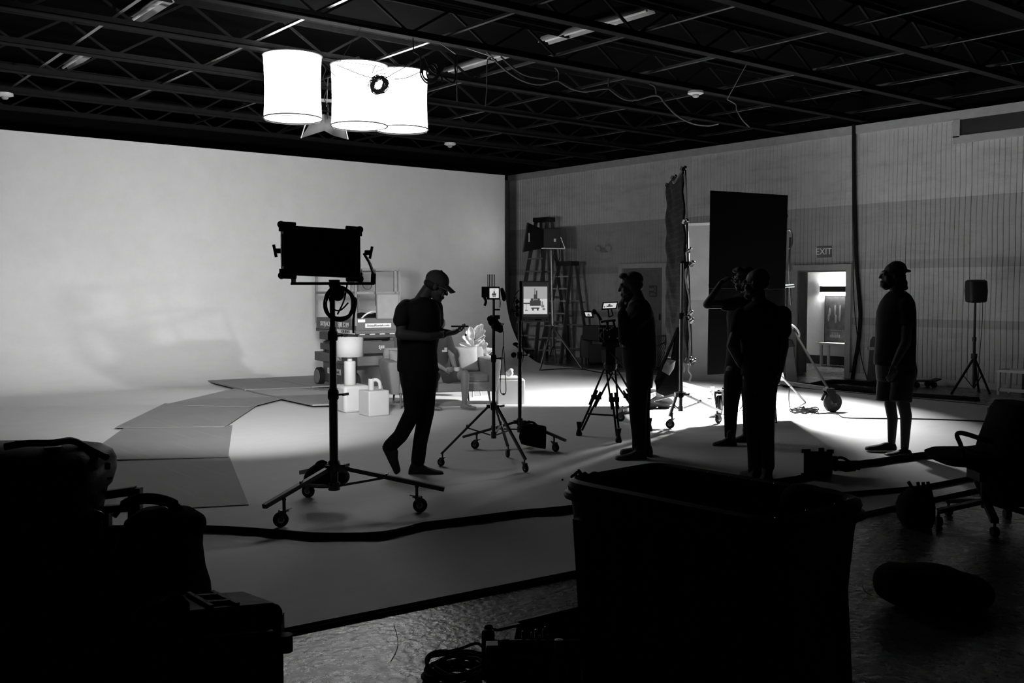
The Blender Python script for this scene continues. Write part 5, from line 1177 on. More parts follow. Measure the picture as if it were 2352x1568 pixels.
mb.limb([K(977, 865, .06), K(979, 945, .05), K(965, 1015, .05), K(960, 1058, .05)], [.105, .072, .064, .062]); mb.limb([K(949, 865, -.06), K(949, 945, -.07), K(920, 1000, -.07), K(896, 1024, -.07)], [.108, .076, .065, .062])
t.part('trousers', remesh(mb, 'trousers', .009, 3), PANT)
mb = MB(); shoe(mb, K(938, 1092, .05), K(1019, 1096, .05)); mb.cap(K(955, 1070, .05), K(960, 1050, .05), .048, .045); t.part('shoe', remesh(mb, 'shoe', .006, 2), SHOE)
mb = MB(); shoe(mb, K(877, 1024, -.07), K(909, 1090, -.07), (1, 0, .5)); mb.cap(K(895, 1030, -.07), K(903, 1015, -.07), .05, .045); t.part('shoe', remesh(mb, 'shoe', .006, 2), SHOE)
mb = MB(); e = lambda p, r: mb.ell(hc + Mh @ Vector(p), r, Mh); e((0, -.03, .0), (.079, .085, .06)); t.part('hair', mb, HAIR)
mb = MB(); e = lambda p, r: mb.ell(hc + Mh @ Vector(p), r, Mh); e((0, -.012, .052), (.086, .108, .088)); e((0, -.012, .142), (.009, .009, .006))
cp = t.part('cap', remesh(mb, 'cap', .006, 1), CAPM)
def bill(u, v):
    a = (v - .5) * 2.2; r_ = .09 + .085 * u * (1 - .12 * a * a)
    return hc + Mh @ Vector((math.sin(a) * (.078 + .0 * u) * (1 - .1 * u), .03 + math.cos(a) * .06 + .085 * u, .05 - .03 * u - .022 * a * a))
link('cap_bill', MB().grid(bill, 8, 12).mesh('cap_bill'), CAPM, cp, solid=.004)
specs(t, hc, Mh)
t.part('watch', MB().box(K(1016, 768, -.1), (.035, .07, .06)), mat('watch_metal', .5, .25, .8))
ph = T('phone', 'dark phone with a dangling charm held by the man in the cap', 'phone', at(1055, 749, 8.62)); Kp = ph.L
ph.part('case', MB().box(Kp(1056, 749, -.01), (.15, .08, .012), (0, .0, .1)), BLK, bevel=.003)
ph.part('charm', MB().tube([Kp(1067, 750), Kp(1068, 760), Kp(1070, 768)], .0015, 5).ell(Kp(1070, 769), (.009, .009, .011), seg=10, rings=8), BLK)
# ---------------- bearded man behind the camera, hand on chin
b_ = at(1462, 1050, 9.52); b_.z = 0
t = T('person', 'bearded man in dark clothes standing behind the cinema camera with a hand to his chin', 'person', b_); K = t.L; D = t.D
Mh = basis((-1, .15), .12); hc = K(1449, 657, 0)
mb = MB(); head(mb, hc, Mh, 1.05); mb.cap(K(1470, 700, 0), K(1460, 672, 0), .066, .06)
mb.add(*(lambda m_: (m_.v, m_.f))(rings(K, D, [(1456, 1488, 694, .09, 0), (1446, 1490, 712, .14, 0), (1442, 1494, 780, .13, 0), (1440, 1496, 860, .14, 0)])))
mb.limb([K(1476, 722, -.15), K(1434, 780, -.2), K(1429, 712, -.14)], [.055, .047, .032]); hand(mb, K(1429, 716, -.14), (-.15, .3, 1), (.6, .8, 0), .9, -1)
mb.limb([K(1474, 722, .15), K(1455, 790, .16), K(1430, 790, -.05)], [.055, .047, .032]); hand(mb, K(1434, 790, -.05), (-.3, -1, .1), (1, 0, 0), .5, 1)
for lg in ([K(1472, 860, -.06), K(1467, 945, -.06), K(1466, 1035, -.06)], [K(1468, 860, .1), K(1474, 945, .1), K(1480, 1028, .1)]): mb.limb(lg, [.08, .055, .04])
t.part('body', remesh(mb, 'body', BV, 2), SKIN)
mb = rings(K, D, [(1458, 1484, 688, .09, 0), (1446, 1492, 698, .16, 0), (1436, 1500, 718, .2, 0), (1430, 1505, 745, .2, 0), (1428, 1507, 785, .18, 0), (1428, 1508, 820, .18, 0), (1432, 1507, 846, .18, 0)])
mb.limb([K(1478, 722, -.14), K(1436, 778, -.2), K(1430, 722, -.15)], [.085, .065, .05]); mb.limb([K(1474, 722, .14), K(1455, 790, .16), K(1436, 790, -.02)], [.08, .065, .048])
t.part('shirt', remesh(mb, 'shirt', .009, 3), SHIRT)
mb = rings(K, D, [(1436, 1502, 838, .16, 0), (1438, 1500, 870, .16, 0), (1440, 1498, 890, .15, .01)])
mb.limb([K(1466, 865, -.06), K(1465, 945, -.06), K(1468, 1005, -.06), K(1468, 1038, -.06)], [.105, .085, .068, .068]); mb.limb([K(1472, 865, .1), K(1474, 945, .1), K(1478, 1000, .1), K(1480, 1030, .1)], [.105, .08, .066, .066])
t.part('trousers', remesh(mb, 'trousers', .009, 3), PANT)
mb = MB(); shoe(mb, K(1484, 1060, -.1), K(1413, 1060, -.14)); mb.cap(K(1468, 1040, -.1), K(1468, 1025, -.08), .05, .05); t.part('shoe', remesh(mb, 'shoe', .006, 2), SHOE)
mb = MB(); shoe(mb, K(1498, 1046, .15), K(1424, 1044, .12)); mb.cap(K(1480, 1030, .12), K(1480, 1015, .1), .05, .05); t.part('shoe', remesh(mb, 'shoe', .006, 2), SHOE)
mb = MB(); e = lambda p, r: mb.ell(hc + Mh @ Vector(p), r, Mh); e((0, -.03, .055), (.088, .098, .085)); e((0, .06, .105), (.06, .045, .03)); e((0, -.06, .0), (.07, .06, .06)); t.part('hair', remesh(mb, 'hair', .007, 2), HAIR)
mb = MB(); e = lambda p, r: mb.ell(hc + Mh @ Vector(p), r, Mh); e((0, .055, -.105), (.05, .048, .045)); e((0, .02, -.085), (.068, .05, .04)); t.part('beard', remesh(mb, 'beard', .007, 2), HAIR)
# ---------------- man with raised arm
b_ = at(1690, 1018, 10.35); b_.z = 0
t = T('person', 'man holding his glasses to his face with raised elbow, standing before the black flag', 'person', b_); K = t.L; D = t.D
Mh = basis((-1, -.25), .05); hc = K(1710, 640, 0)
mb = MB(); head(mb, hc, Mh, 1.05); mb.cap(K(1716, 680, 0), K(1713, 655, 0), .06, .056)
mb.add(*(lambda m_: (m_.v, m_.f))(rings(K, D, [(1700, 1734, 676, .09, 0), (1684, 1742, 692, .14, 0), (1676, 1746, 750, .13, 0), (1674, 1742, 840, .14, 0)])))
mb.limb([K(1690, 697, -.14), K(1625, 699, -.28), K(1657, 649, -.24)], [.052, .046, .029]); hand(mb, K(1657, 650, -.24), (.85, .25, .6), (.5, .6, -.8), .9, 1)
mb.limb([K(1738, 700, .12), K(1752, 770, .14), K(1735, 830, .0)], [.052, .046, .03]); hand(mb, K(1735, 830, .0), (-.3, -.2, -1), (-1, 0, 0), .5, 1)
for lg in ([K(1685, 850, -.05), K(1680, 930, -.05), K(1678, 1005, -.05)], [K(1722, 850, .05), K(1722, 930, .1), K(1720, 1000, .1)]): mb.limb(lg, [.08, .055, .04])
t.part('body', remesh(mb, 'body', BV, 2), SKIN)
mb = rings(K, D, [(1702, 1730, 672, .09, 0), (1688, 1742, 680, .15, 0), (1674, 1750, 696, .19, 0), (1670, 1754, 725, .19, 0), (1672, 1752, 780, .17, 0), (1668, 1750, 830, .17, 0), (1670, 1748, 838, .17, 0)])
mb.limb([K(1692, 698, -.14), K(1666, 700, -.2)], [.08, .066]); mb.limb([K(1738, 702, .12), K(1748, 740, .13)], [.078, .066])
t.part('shirt', remesh(mb, 'shirt', .009, 3), SHIRT)
mb = rings(K, D, [(1668, 1746, 826, .16, 0), (1664, 1744, 860, .16, 0), (1664, 1742, 885, .15, 0)])
mb.limb([K(1686, 865, -.05), K(1679, 930, -.06), K(1677, 1000, -.06)], [.105, .078, .058]); mb.limb([K(1722, 865, .08), K(1722, 930, .1), K(1720, 1000, .1)], [.105, .078, .058])
t.part('trousers', remesh(mb, 'trousers', .009, 3), PANT)
for hx, tx, y, dd in ((1692, 1637, 1028, -.12), (1728, 1682, 1018, .12)):
    mb = MB(); shoe(mb, K(hx, y - 2, dd), K(tx, y, dd)); mb.cap(K(hx - 12, y - 20, dd), K(hx - 13, y - 32, dd), .045, .045); t.part('shoe', remesh(mb, 'shoe', .006, 2), SHOE)
mb = MB(); e = lambda p, r: mb.ell(hc + Mh @ Vector(p), r, Mh); e((0, -.028, .05), (.084, .092, .082)); e((.02, .085, .09), (.04, .035, .028)); e((-.02, .07, .1), (.05, .04, .03)); t.part('hair', remesh(mb, 'hair', .007, 2), HAIR)
specs(t, hc + Vector((-.02, 0, .0)), Mh)
# ---------------- man seen from behind
b_ = at(1748, 1108, 8.34); b_.z = 0
t = T('person', 'man in dark t-shirt and trousers seen from behind, head turned left, nearest of the group', 'person', b_); K = t.L; D = t.D
Mh = basis((-1, .55), .02); hc = K(1736, 652, 0)
mb = MB(); head(mb, hc, Mh, 1.02); mb.cap(K(1746, 700, 0), K(1741, 670, 0), .062, .058)
mb.add(*(lambda m_: (m_.v, m_.f))(rings(K, D, [(1728, 1766, 696, .08, 0), (1710, 1788, 712, .12, 0), (1708, 1790, 760, .11, 0), (1712, 1784, 850, .12, 0)])))
mb.limb([K(1703, 724, 0), K(1682, 793, -.03), K(1702, 838, .05)], [.052, .047, .03]); hand(mb, K(1702, 836, .05), (.5, .5, -.6), (1, .4, 0), .7, 1)
mb.limb([K(1797, 724, 0), K(1799, 795, .06), K(1792, 850, .12)], [.052, .047, .03]); hand(mb, K(1792, 850, .12), (-.1, .3, -1), (-1, 0, 0), .5, -1)
for lg in ([K(1728, 865, 0), K(1729, 965, .0), K(1731, 1085, 0)], [K(1764, 865, 0), K(1765, 965, .03), K(1765, 1080, .1)]): mb.limb(lg, [.08, .055, .04])
t.part('body', remesh(mb, 'body', BV, 2), SKIN)
mb = rings(K, D, [(1732, 1762, 688, .08, 0), (1718, 1780, 698, .12, 0), (1700, 1800, 712, .14, 0), (1694, 1805, 735, .14, 0), (1700, 1800, 770, .13, 0), (1704, 1792, 820, .13, 0), (1702, 1792, 862, .14, 0)])
mb.limb([K(1703, 726, 0), K(1693, 758, -.01)], [.075, .065]); mb.limb([K(1797, 722, 0), K(1800, 760, .03)], [.075, .066])
t.part('shirt', remesh(mb, 'shirt', .009, 3), SHIRT)
mb = rings(K, D, [(1706, 1786, 845, .13, 0), (1707, 1785, 880, .13, 0), (1708, 1784, 900, .12, 0)])
mb.limb([K(1730, 870, 0), K(1730, 965, .0), K(1733, 1045, 0), K(1734, 1085, 0)], [.085, .066, .058, .056]); mb.limb([K(1762, 870, 0), K(1760, 965, .03), K(1763, 1040, .08), K(1764, 1070, .1)], [.085, .066, .058, .056])
t.part('trousers', remesh(mb, 'trousers', .009, 3), PANT)
for hx, y, dd, tx in ((1738, 1112, -.06, 1722), (1766, 1100, .05, 1762)):
    mb = MB(); h_ = K(hx, y, dd); tt = K(tx, y, dd); h_.z = .0; tt.z = .0; tt.y += .24; shoe(mb, h_, tt); mb.cap(h_ + Vector((0, .05, .08)), h_ + Vector((0, .05, .12)), .045, .045); t.part('shoe', remesh(mb, 'shoe', .006, 2), SHOE)
mb = MB(); e = lambda p, r: mb.ell(hc + Mh @ Vector(p), r, Mh); e((0, -.028, .048), (.083, .092, .082)); e((0, -.055, .0), (.068, .058, .055)); t.part('hair', remesh(mb, 'hair', .007, 2), HAIR)
mb = MB(); e = lambda p, r: mb.ell(hc + Mh @ Vector(p), r, Mh); e((0, .055, -.1), (.048, .046, .03)); e((0, .02, -.085), (.064, .05, .035)); t.part('beard', remesh(mb, 'beard', .007, 2), HAIR)
specs(t, hc, Mh)
# ---------------- man in shorts at the right
b_ = at(2050, 1042, 9.77); b_.z = 0
t = T('person', 'bearded man in backwards cap, glasses, dark t-shirt and shorts standing apart at the right', 'person', b_); K = t.L; D = t.D
Mh = basis((-1, .05), -.1); hc = K(2050, 633, 0)
mb = MB(); head(mb, hc, Mh, 1.08); mb.cap(K(2062, 678, 0), K(2058, 655, 0), .07, .066)
mb.add(*(lambda m_: (m_.v, m_.f))(rings(K, D, [(2042, 2080, 676, .09, 0), (2030, 2088, 695, .14, 0), (2024, 2090, 760, .14, 0), (2022, 2090, 850, .15, 0)])))
mb.limb([K(2083, 705, -.18), K(2080, 785, -.2), K(2054, 838, -.22)], [.056, .05, .031]); hand(mb, K(2054, 838, -.22), (-.25, -.05, -1), (-.2, 1, 0), .45, 1)
mb.limb([K(2070, 705, .18), K(2068, 785, .2), K(2050, 838, .2)], [.056, .05, .031]); hand(mb, K(2050, 838, .2), (-.25, 0, -1), (0, -1, 0), .45, -1)
mb.limb([K(2042, 850, .1), K(2044, 925, .1), K(2050, 960, .1), K(2048, 1018, .1)], [.07, .056, .052, .036]); mb.limb([K(2074, 850, -.08), K(2075, 925, -.08), K(2081, 955, -.08), K(2078, 1028, -.08)], [.075, .06, .056, .038])
t.part('body', remesh(mb, 'body', BV, 2), SKIN)
mb = rings(K, D, [(2045, 2078, 668, .09, 0), (2036, 2088, 678, .16, 0), (2026, 2096, 694, .2, 0), (2018, 2099, 715, .21, 0), (2015, 2100, 745, .2, 0), (2014, 2100, 785, .19, 0), (2010, 2099, 820, .19, 0), (2010, 2099, 838, .19, 0)])
mb.limb([K(2080, 703, -.17), K(2083, 738, -.19)], [.085, .073]); mb.limb([K(2066, 703, .17), K(2066, 738, .19)], [.085, .073])
t.part('shirt', remesh(mb, 'shirt', .009, 3), SHIRT)
mb = rings(K, D, [(2014, 2100, 828, .17, 0), (2014, 2103, 850, .18, 0), (2016, 2100, 875, .17, 0)])
mb.limb([K(2040, 862, .09), K(2038, 885, .1)], [.105, .10]); mb.limb([K(2076, 862, -.08), K(2073, 885, -.08)], [.11, .1]); mb.cyl(K(2040, 870, .1), K(2036, 921, .1), .102, .104, seg=24); mb.cyl(K(2074, 870, -.08), K(2068, 921, -.08), .105, .106, seg=24)
t.part('shorts', remesh(mb, 'shorts', .009, 3), SHORT)
for hx, tx, y, dd in ((2058, 1988, 1034, .1), (2093, 2032, 1050, -.12)):
    mb = MB(); shoe(mb, K(hx, y, dd), K(tx, y, dd), h=.042); t.part('shoe', remesh(mb, 'shoe', .006, 2), SHOE)
mb = MB(); e = lambda p, r: mb.ell(hc + Mh @ Vector(p), r, Mh); e((0, -.045, -.01), (.082, .085, .085)); e((0, -.105, -.07), (.07, .045, .06)); e((0, -.13, -.105), (.05, .03, .03)); t.part('hair', remesh(mb, 'hair', .007, 2), HAIR)
mb = MB(); e = lambda p, r: mb.ell(hc + Mh @ Vector(p), r, Mh); e((0, .055, -.1), (.054, .055, .048)); e((0, .02, -.08), (.07, .055, .04)); t.part('beard', remesh(mb, 'beard', .007, 2), HAIR)
mb = MB(); e = lambda p, r: mb.ell(hc + Mh @ Vector(p), r, Mh); e((0, -.035, .065), (.088, .095, .085)); e((0, -.135, .06), (.055, .035, .016)); t.part('cap', remesh(mb, 'cap', .006, 2), HAIR)
specs(t, hc, Mh, 1.04)
# ---------------- seated person on the sofa
b_ = at(1060, 937, 13.3); b_.z = 0
t = T('person', 'barefoot person in dark t-shirt and shorts seated on the sofa, mug in hand, mostly hidden', 'person', b_); K = t.L; D = t.D
SK2 = mat('skin_light', 0.17, 0.55, var=.05)
Mh = basis((.5, -1), .1); hc = K(1004, 728, .35)
mb = MB(); head(mb, hc, Mh); mb.cap(K(1005, 760, .4), K(1004, 740, .38), .055, .05)
mb.add(*(lambda m_: (m_.v, m_.f))(rings(K, D, [(996, 1014, 756, .07, .42), (988, 1028, 770, .1, .42), (992, 1026, 820, .1, .42), (990, 1030, 866, .12, .42)])))
mb.limb([K(1028, 775, .4), K(1038, 822, .32), K(1046, 848, .1)], [.045, .04, .026]); hand(mb, K(1042, 851, .1), (1, -.3, 0), (0, -1, .2), .9, 1)
mb.limb([K(990, 775, .4), K(992, 830, .25), K(1025, 850, .05)], [.045, .04, .026]); hand(mb, K(1022, 850, .05), (1, .2, .1), (0, 1, .2), .8, -1)
mb.limb([K(1018, 868, .4), K(1068, 860, -.02), K(1068, 890, -.02), K(1067, 925, .0)], [.085, .062, .052, .034]); mb.limb([K(1000, 870, .4), K(990, 862, -.1), K(990, 930, -.05)], [.085, .06, .036])
for a in (K(1067, 928, 0), K(990, 930, -.05)): shoe(mb, a + Vector((-.05, 0, -.045)), a + Vector((.15, -.12, -.045)), w=.036, h=.026)
t.part('body', remesh(mb, 'body', BV, 2), SK2)
mb = rings(K, D, [(997, 1013, 752, .07, .42), (988, 1028, 762, .12, .42), (984, 1032, 778, .13, .42), (986, 1032, 820, .12, .42), (984, 1036, 860, .14, .42), (984, 1036, 868, .14, .42)]); mb.limb([K(1027, 776, .4), K(1038, 808, .36)], [.07, .06]); mb.limb([K(990, 776, .4), K(990, 808, .34)], [.07, .06])
t.part('shirt', remesh(mb, 'shirt', .01, 3), mat('tshirt_grey', .035, .9)); t.part('shirt_print', MB().box(K(1024, 803, .26), (.04, .01, .06)).box(K(1018, 806, .26), (.03, .01, .03)), mat('print_pale', .4, .7))
mb = MB(); mb.limb([K(1012, 868, .4), K(1050, 862, .1)], [.1, .085]); mb.limb([K(1000, 868, .4), K(992, 862, .08)], [.1, .085]); t.part('shorts', remesh(mb, 'shorts', .01, 3), mat('shorts_grey', .04, .9))
mb = MB().ell(hc + Vector((0, .02, .03)), (.09, .1, .1)).ell(K(1017, 742, .4), (.035, .04, .07)); t.part('hair', remesh(mb, 'hair', .01, 2), HAIR)
mg = at(1050, 857, 13.38); t = T('mug', 'pale cup held by the person seated on the sofa', 'mug', mg); t.part('cup', MB().lathe([(0, 0), (.036, 0), (.04, .08), (.036, .08), (.032, .01), (0, .01)], seg=20), PW); t.part('handle', MB().tube([(.035 + .025 * math.sin(a), 0, .04 + .025 * math.cos(a)) for a in [i * math.pi / 8 for i in range(9)]], .006, 6), PW)
# ================================================================ foreground: all on the concrete
DKP = mat('dark_case', 0.012, 0.5, spec=.25, bump=.1, bscale=60)
# ---- big open plastic bin
zr = .85
cor = [fl(1270, 1112, zr), fl(1536, 1071, zr), fl(2003, 1153, zr), fl(1757, 1208, zr)]   # left, far, right, near
cen = sum(cor, Vector()) / 4; bb = cen.copy(); bb.z = CZ
vx = ((cor[3] - cor[0]) + (cor[2] - cor[1])) / 2; yawb = math.atan2(vx.y, vx.x); LX = vx.length * 1.07; vy = ((cor[1] - cor[0]) + (cor[2] - cor[3])) / 2; LYb = vy.length
t = T('storage_bin', 'large open black plastic bin filling the foreground right of centre', 'bin', bb, yawb); H_ = zr - CZ
def rr_(hx, hy, z, pw=9): return ((0, 0, z), hx, hy)
hx, hy = LX / 2, LYb / 2
mb = MB(); out_ = [((0, 0, .12), hx * .80, hy * .80), ((0, 0, .2), hx * .84, hy * .84), ((0, 0, H_ - .1), hx * .93, hy * .93), ((0, 0, H_ - .03), hx * .95, hy * .95), ((0, 0, H_ - .0), hx * .95, hy * .95), ((0, 0, H_), hx * .92, hy * .92), ((0, 0, H_ - .1), hx * .90, hy * .90), ((0, 0, .25), hx * .8, hy * .8)]
mb.loft(out_, 64, 10); t.part('tub', mb, DKP)
rim = lambda k, z: [Vector((math.copysign(abs(math.cos(a)) ** .22, math.cos(a)) * (hx + k), math.copysign(abs(math.sin(a)) ** .22, math.sin(a)) * (hy + k), z)) for a in [2 * math.pi * (i + .5) / 64 for i in range(64)]]
t.part('rim', MB().tube(rim(-.03, H_ - .005), .028, 8, True).tube(rim(-.012, H_ - .04), .018, 8, True), DKP)
for i, s_ in enumerate((-.7, -.35, 0, .35, .7)):
    t.part('rib', MB().box((s_ * hx, -hy * .93, H_ * .5), (.05, .03, H_ * .75), (.09, 0, 0)), DKP)
for s_ in (-.5, .5): t.part('rib', MB().box((hx * .93, s_ * hy, H_ * .5), (.03, .05, H_ * .75), (0, -.07, 0)), DKP)
rv = mat('rim_glint', .8, .15, 1.0)  # bright metal beads put in for reflection specks along the rim
for px, py in ((1580, 1079), (1627, 1086), (1677, 1094), (1728, 1103), (1779, 1111), (1781, 1190), (1852, 1173), (1919, 1158), (1278, 1104)):
    p = t.W(fl(px, py, zr + .022)); p.z = H_ + .022; p.x = max(-hx, min(hx, p.x)); p.y = max(-hy, min(hy, p.y)); t.part('rim_glint', MB().ell(p, .0045, seg=8, rings=6), rv)
for sx in (-1, 1):
    for sy in (-1, 1): t.part('caster', MB().cyl((sx * hx * .6, sy * hy * .6 - .02, .06), (sx * hx * .6, sy * hy * .6 + .02, .06), .06), RUB)
t.part('skid', MB().box((0, 0, .13), (hx * 1.5, hy * 1.5, .04)), DKP)
binK = t
# things in the bin
c0 = at(1895, 1150, 3.7); c0.z = .70; g = T('bundled_coat', 'dark bundled cloth heaped in the right end of the big bin', 'cloth', c0); K = g.L
mb = MB().ell(K(1850, 1148), (.10, .10, .06)).ell(K(1895, 1158), (.11, .10, .06)).ell(K(1832, 1138), (.04, .06, .05)).ell(K(1930, 1172), (.07, .08, .05)).ell(K(1880, 1200), (.13, .10, .08))
g.part('cloth', remesh(mb, 'cloth', .016, 3), FAB, sub=1)
c0 = at(1345, 1100, 4.0); g = T('cable_tangle', 'tangle of small cables hooked over the left rim of the big bin', 'cable', c0); K = g.L; rnd = random.Random(4); mb = MB()
for a in ([(1318, 1092), (1328, 1084), (1340, 1095), (1352, 1098)], [(1329, 1080), (1334, 1086), (1337, 1098)], [(1325, 1096), (1338, 1088), (1350, 1090), (1356, 1098)], [(1350, 1096), (1362, 1086), (1376, 1088), (1372, 1093)], [(1312, 1096), (1320, 1090), (1330, 1096)], [(1340, 1092), (1344, 1086), (1352, 1100), (1356, 1112)]): mb.tube(curve([K(x, y, rnd.uniform(-.05, .05)) for x, y in a]), .006, 6)
g.part('cable', mb, RUB)
# ---- left: stacked cases
def K_(D, px, py): return at(px, py, D)
bq = at(560, 1560, 3.75); bq.z = CZ; t = T('hard_case', 'long black wheeled hard case with scuffed lid coloured pale as if lit at the lower left', 'case', bq); K = t.L
zt_ = 1.6 - (1400 - 665) * 3.45 / FPX
P = [(472, 1407), (652, 1388), (568, 1358), (300, 1378)]
top = [fl(380, 1412, .5), fl(655, 1386, .5), fl(572, 1356, .5), fl(330, 1370, .5)]
Wd = [t.W(p) for p in top]; Hc = Wd[0].z
def boxfrom(Wd, z0, z1, sh=1.0):
    c = sum(Wd, Vector()) / 4; q = [c + (p - c) * sh for p in Wd]
    return MB().add([Vector((p.x, p.y, z)) for z in (z0, z1) for p in q], [(3, 2, 1, 0), (4, 5, 6, 7), (0, 1, 5, 4), (1, 2, 6, 5), (2, 3, 7, 6), (3, 0, 4, 7)])
t.part('body', boxfrom(Wd, .05, Hc - .10, 1.0), DKP, bevel=.02); t.part('lid', boxfrom(Wd, Hc - .095, Hc, 1.0), DKP, bevel=.025)
t.part('lid_panel', boxfrom(Wd, Hc - .002, Hc + .003, .84), mat('lit_scuffed_lid', .5, .6, var=.25, bump=.2), 'scuffed lid panel coloured pale as if lit')  # pale top colour stands in for light falling on the lid
a, b2_, c2_, d2_ = Wd
for s_ in (.40, .62): 
    p = a.lerp(b2_, s_).lerp(d2_.lerp(c2_, s_), .08); q = a.lerp(b2_, s_).lerp(d2_.lerp(c2_, s_), .92); t.part('lid_strap', MB().beam(p + Vector((0, 0, .008)), q + Vector((0, 0, .008)), .014, .012), BLK)
for s_ in (.3, .7):
    p = a.lerp(b2_, .40).lerp(d2_.lerp(c2_, .40), s_); q = a.lerp(b2_, .62).lerp(d2_.lerp(c2_, .62), s_); t.part('lid_strap', MB().beam(p + Vector((0, 0, .008)), q + Vector((0, 0, .008)), .012, .012), BLK)
for s_ in (.3, .7): t.part('latch', MB().box(b2_.lerp(c2_, s_) + Vector((.015, 0, -.10)), (.03, .05, .09)), BLK)
t.part('corner_guard', MB().cyl((b2_.x, b2_.y, Hc - .11), (b2_.x, b2_.y, Hc - .17), .025), BLK); t.part('wheel', MB().cyl(Vector((b2_.x - .02, b2_.y - .02, .06)), Vector((b2_.x - .02, b2_.y + .04, .06)), .06), RUB)
t.part('rib', MB().box(Vector((b2_.x + .005, b2_.y + .0, .17)), (.03, .04, .12)), BLK)
# case / bag stack behind it, left edge
bq = at(150, 1500, 3.9); bq.z = CZ; t = T('equipment_case', 'tall black equipment case standing at the left edge under the rounded case', 'case', bq); K = t.L
t.part('body', quad(K, -160, 1180, 236, 1700, -.1, .2), DKP, bevel=.03); zc_ = K(0, 1180).z
t.part('side_pocket', quad(K, -150, 1250, 200, 1650, -.16, -.1), FAB, bevel=.03)
for px, py in ((140, 1195), (222, 1184)): t.part('buckle', MB().ell(K(px, py, -.1), (.03, .02, .02)), DST)
tcb = at(110, 1180, 3.95); tt = T('rounded_case', 'rounded black case with pale label on top of the left edge stack', 'case', tcb); K = tt.L
mb = MB(); mb.loft([(K(30, 1182, .1), .33, .20), (K(30, 1130, .1), .345, .22), (K(34, 1120, .1), .355, .23), (K(38, 1085, .1), .365, .24), (K(40, 1062, .1), .36, .24), (K(42, 1042, .12), .345, .22), (K(48, 1028, .14), .30, .18), (K(62, 1019, .16), .22, .1)], 40, 4.0)
tt.part('shell', mb, DKP); tt.part('latch', quad(K, 240, 1062, 254, 1078, -.02, .06), BLK, bevel=.004)
tt.part('seam', MB().lathe([(.01, 0), (.012, .01)], K(252, 1100), 8), BLK); tt.part('lid_ridge', MB().tube(curve([K(10, 1026, -.02), K(60, 1018, 0), K(120, 1017, .02), K(165, 1012, .1), (K(205, 1030, .1)), K(245, 1050, .05)]), .014, 8), DKP)
tt.part('lid_label', MB().add([K(100, 1024, .10), K(140, 1023, .10), K(145, 1029, .0), K(103, 1031, .0)], [(0, 1, 2, 3)]), mat('pale_sticker', .3, .6), 'pale label', solid=.002)
tt.part('ring', MB().tube([K(38 + 5 * math.cos(a), 1019 + 7 * math.sin(a), .1) for a in [i * math.pi / 5 for i in range(10)]], .003, 5, True), STL)
# rolling bag with telescoping handle and backpack
bq = at(290, 1480, 4.2); bq.z = CZ; t = T('rolling_case', 'black rolling case with its flat telescoping handle raised', 'suitcase', bq); K = t.L
t.part('body', quad(K, 90, 1205, 345, 1620, 0, .3), DKP, bevel=.03)
t.part('handle', MB().beam(K(200, 1142), K(312, 1126), .03, .035).beam(K(311, 1120), K(311, 1210), .05, .04, (0, 1, 0)), BLK); t.part('handle', MB().beam(K(190, 1172), K(300, 1165), .03, .03).beam(K(243, 1168), K(243, 1210), .04, .04, (0, 1, 0)), BLK)
bq = at(385, 1480, 4.0); bq.z = CZ; t = T('backpack', 'bulging black backpack with a thick carry loop beside the cases', 'backpack', bq); K = t.L; D = t.D
rows = [(345, 400, 1166, .05, 0), (318, 432, 1172, .10, 0), (298, 452, 1188, .14, 0), (290, 458, 1215, .15, 0), (270, 456, 1260, .16, 0), (255, 462, 1310, .17, 0), (245, 474, 1350, .18, 0), (240, 480, 1420, .18, 0), (240, 482, 1520, .18, 0), (245, 480, 1600, .17, 0)]
mb = MB().loft([(K((a + c) / 2, y, dd), (c - a) / 2 * D / FPX, ry) for a, c, y, ry, dd in rows], 32, 3); t.part('body', mb, FAB)
t.part('carry_loop', MB().tube(curve([K(262, 1185), K(285, 1160), K(325, 1145), K(370, 1148), K(405, 1162), K(418, 1180)]), [.012] * 8 + [.022] * 24 + [.014] * 9, 10), FAB)
t.part('side_pocket', MB().ell(K(448, 1205), (.04, .08, .05)), FAB); t.part('zip', MB().ell(K(378, 1168, -.12), (.014, .01, .008)), STL)
# crumpled cloth on the lid
c0 = at(385, 1392, 3.3); t = T('crumpled_cloth', 'crumpled grey cloth lying between the backpack and the hard case', 'cloth', c0); K = t.L
def cl(u, v): 
    x = 300 + 135 * u; y = 1428 - 62 * math.sin(u * 2.4) * (1 - .6 * v) + 22 * v; return K(x, y, .16 * v - .08) + Vector((0, 0, .02 * math.sin(9 * u + 5 * v) * math.sin(7 * v + 3 * u)))
t.part('cloth', MB().grid(cl, 30, 16), mat('grey_cloth', .05, .9), solid=.004)
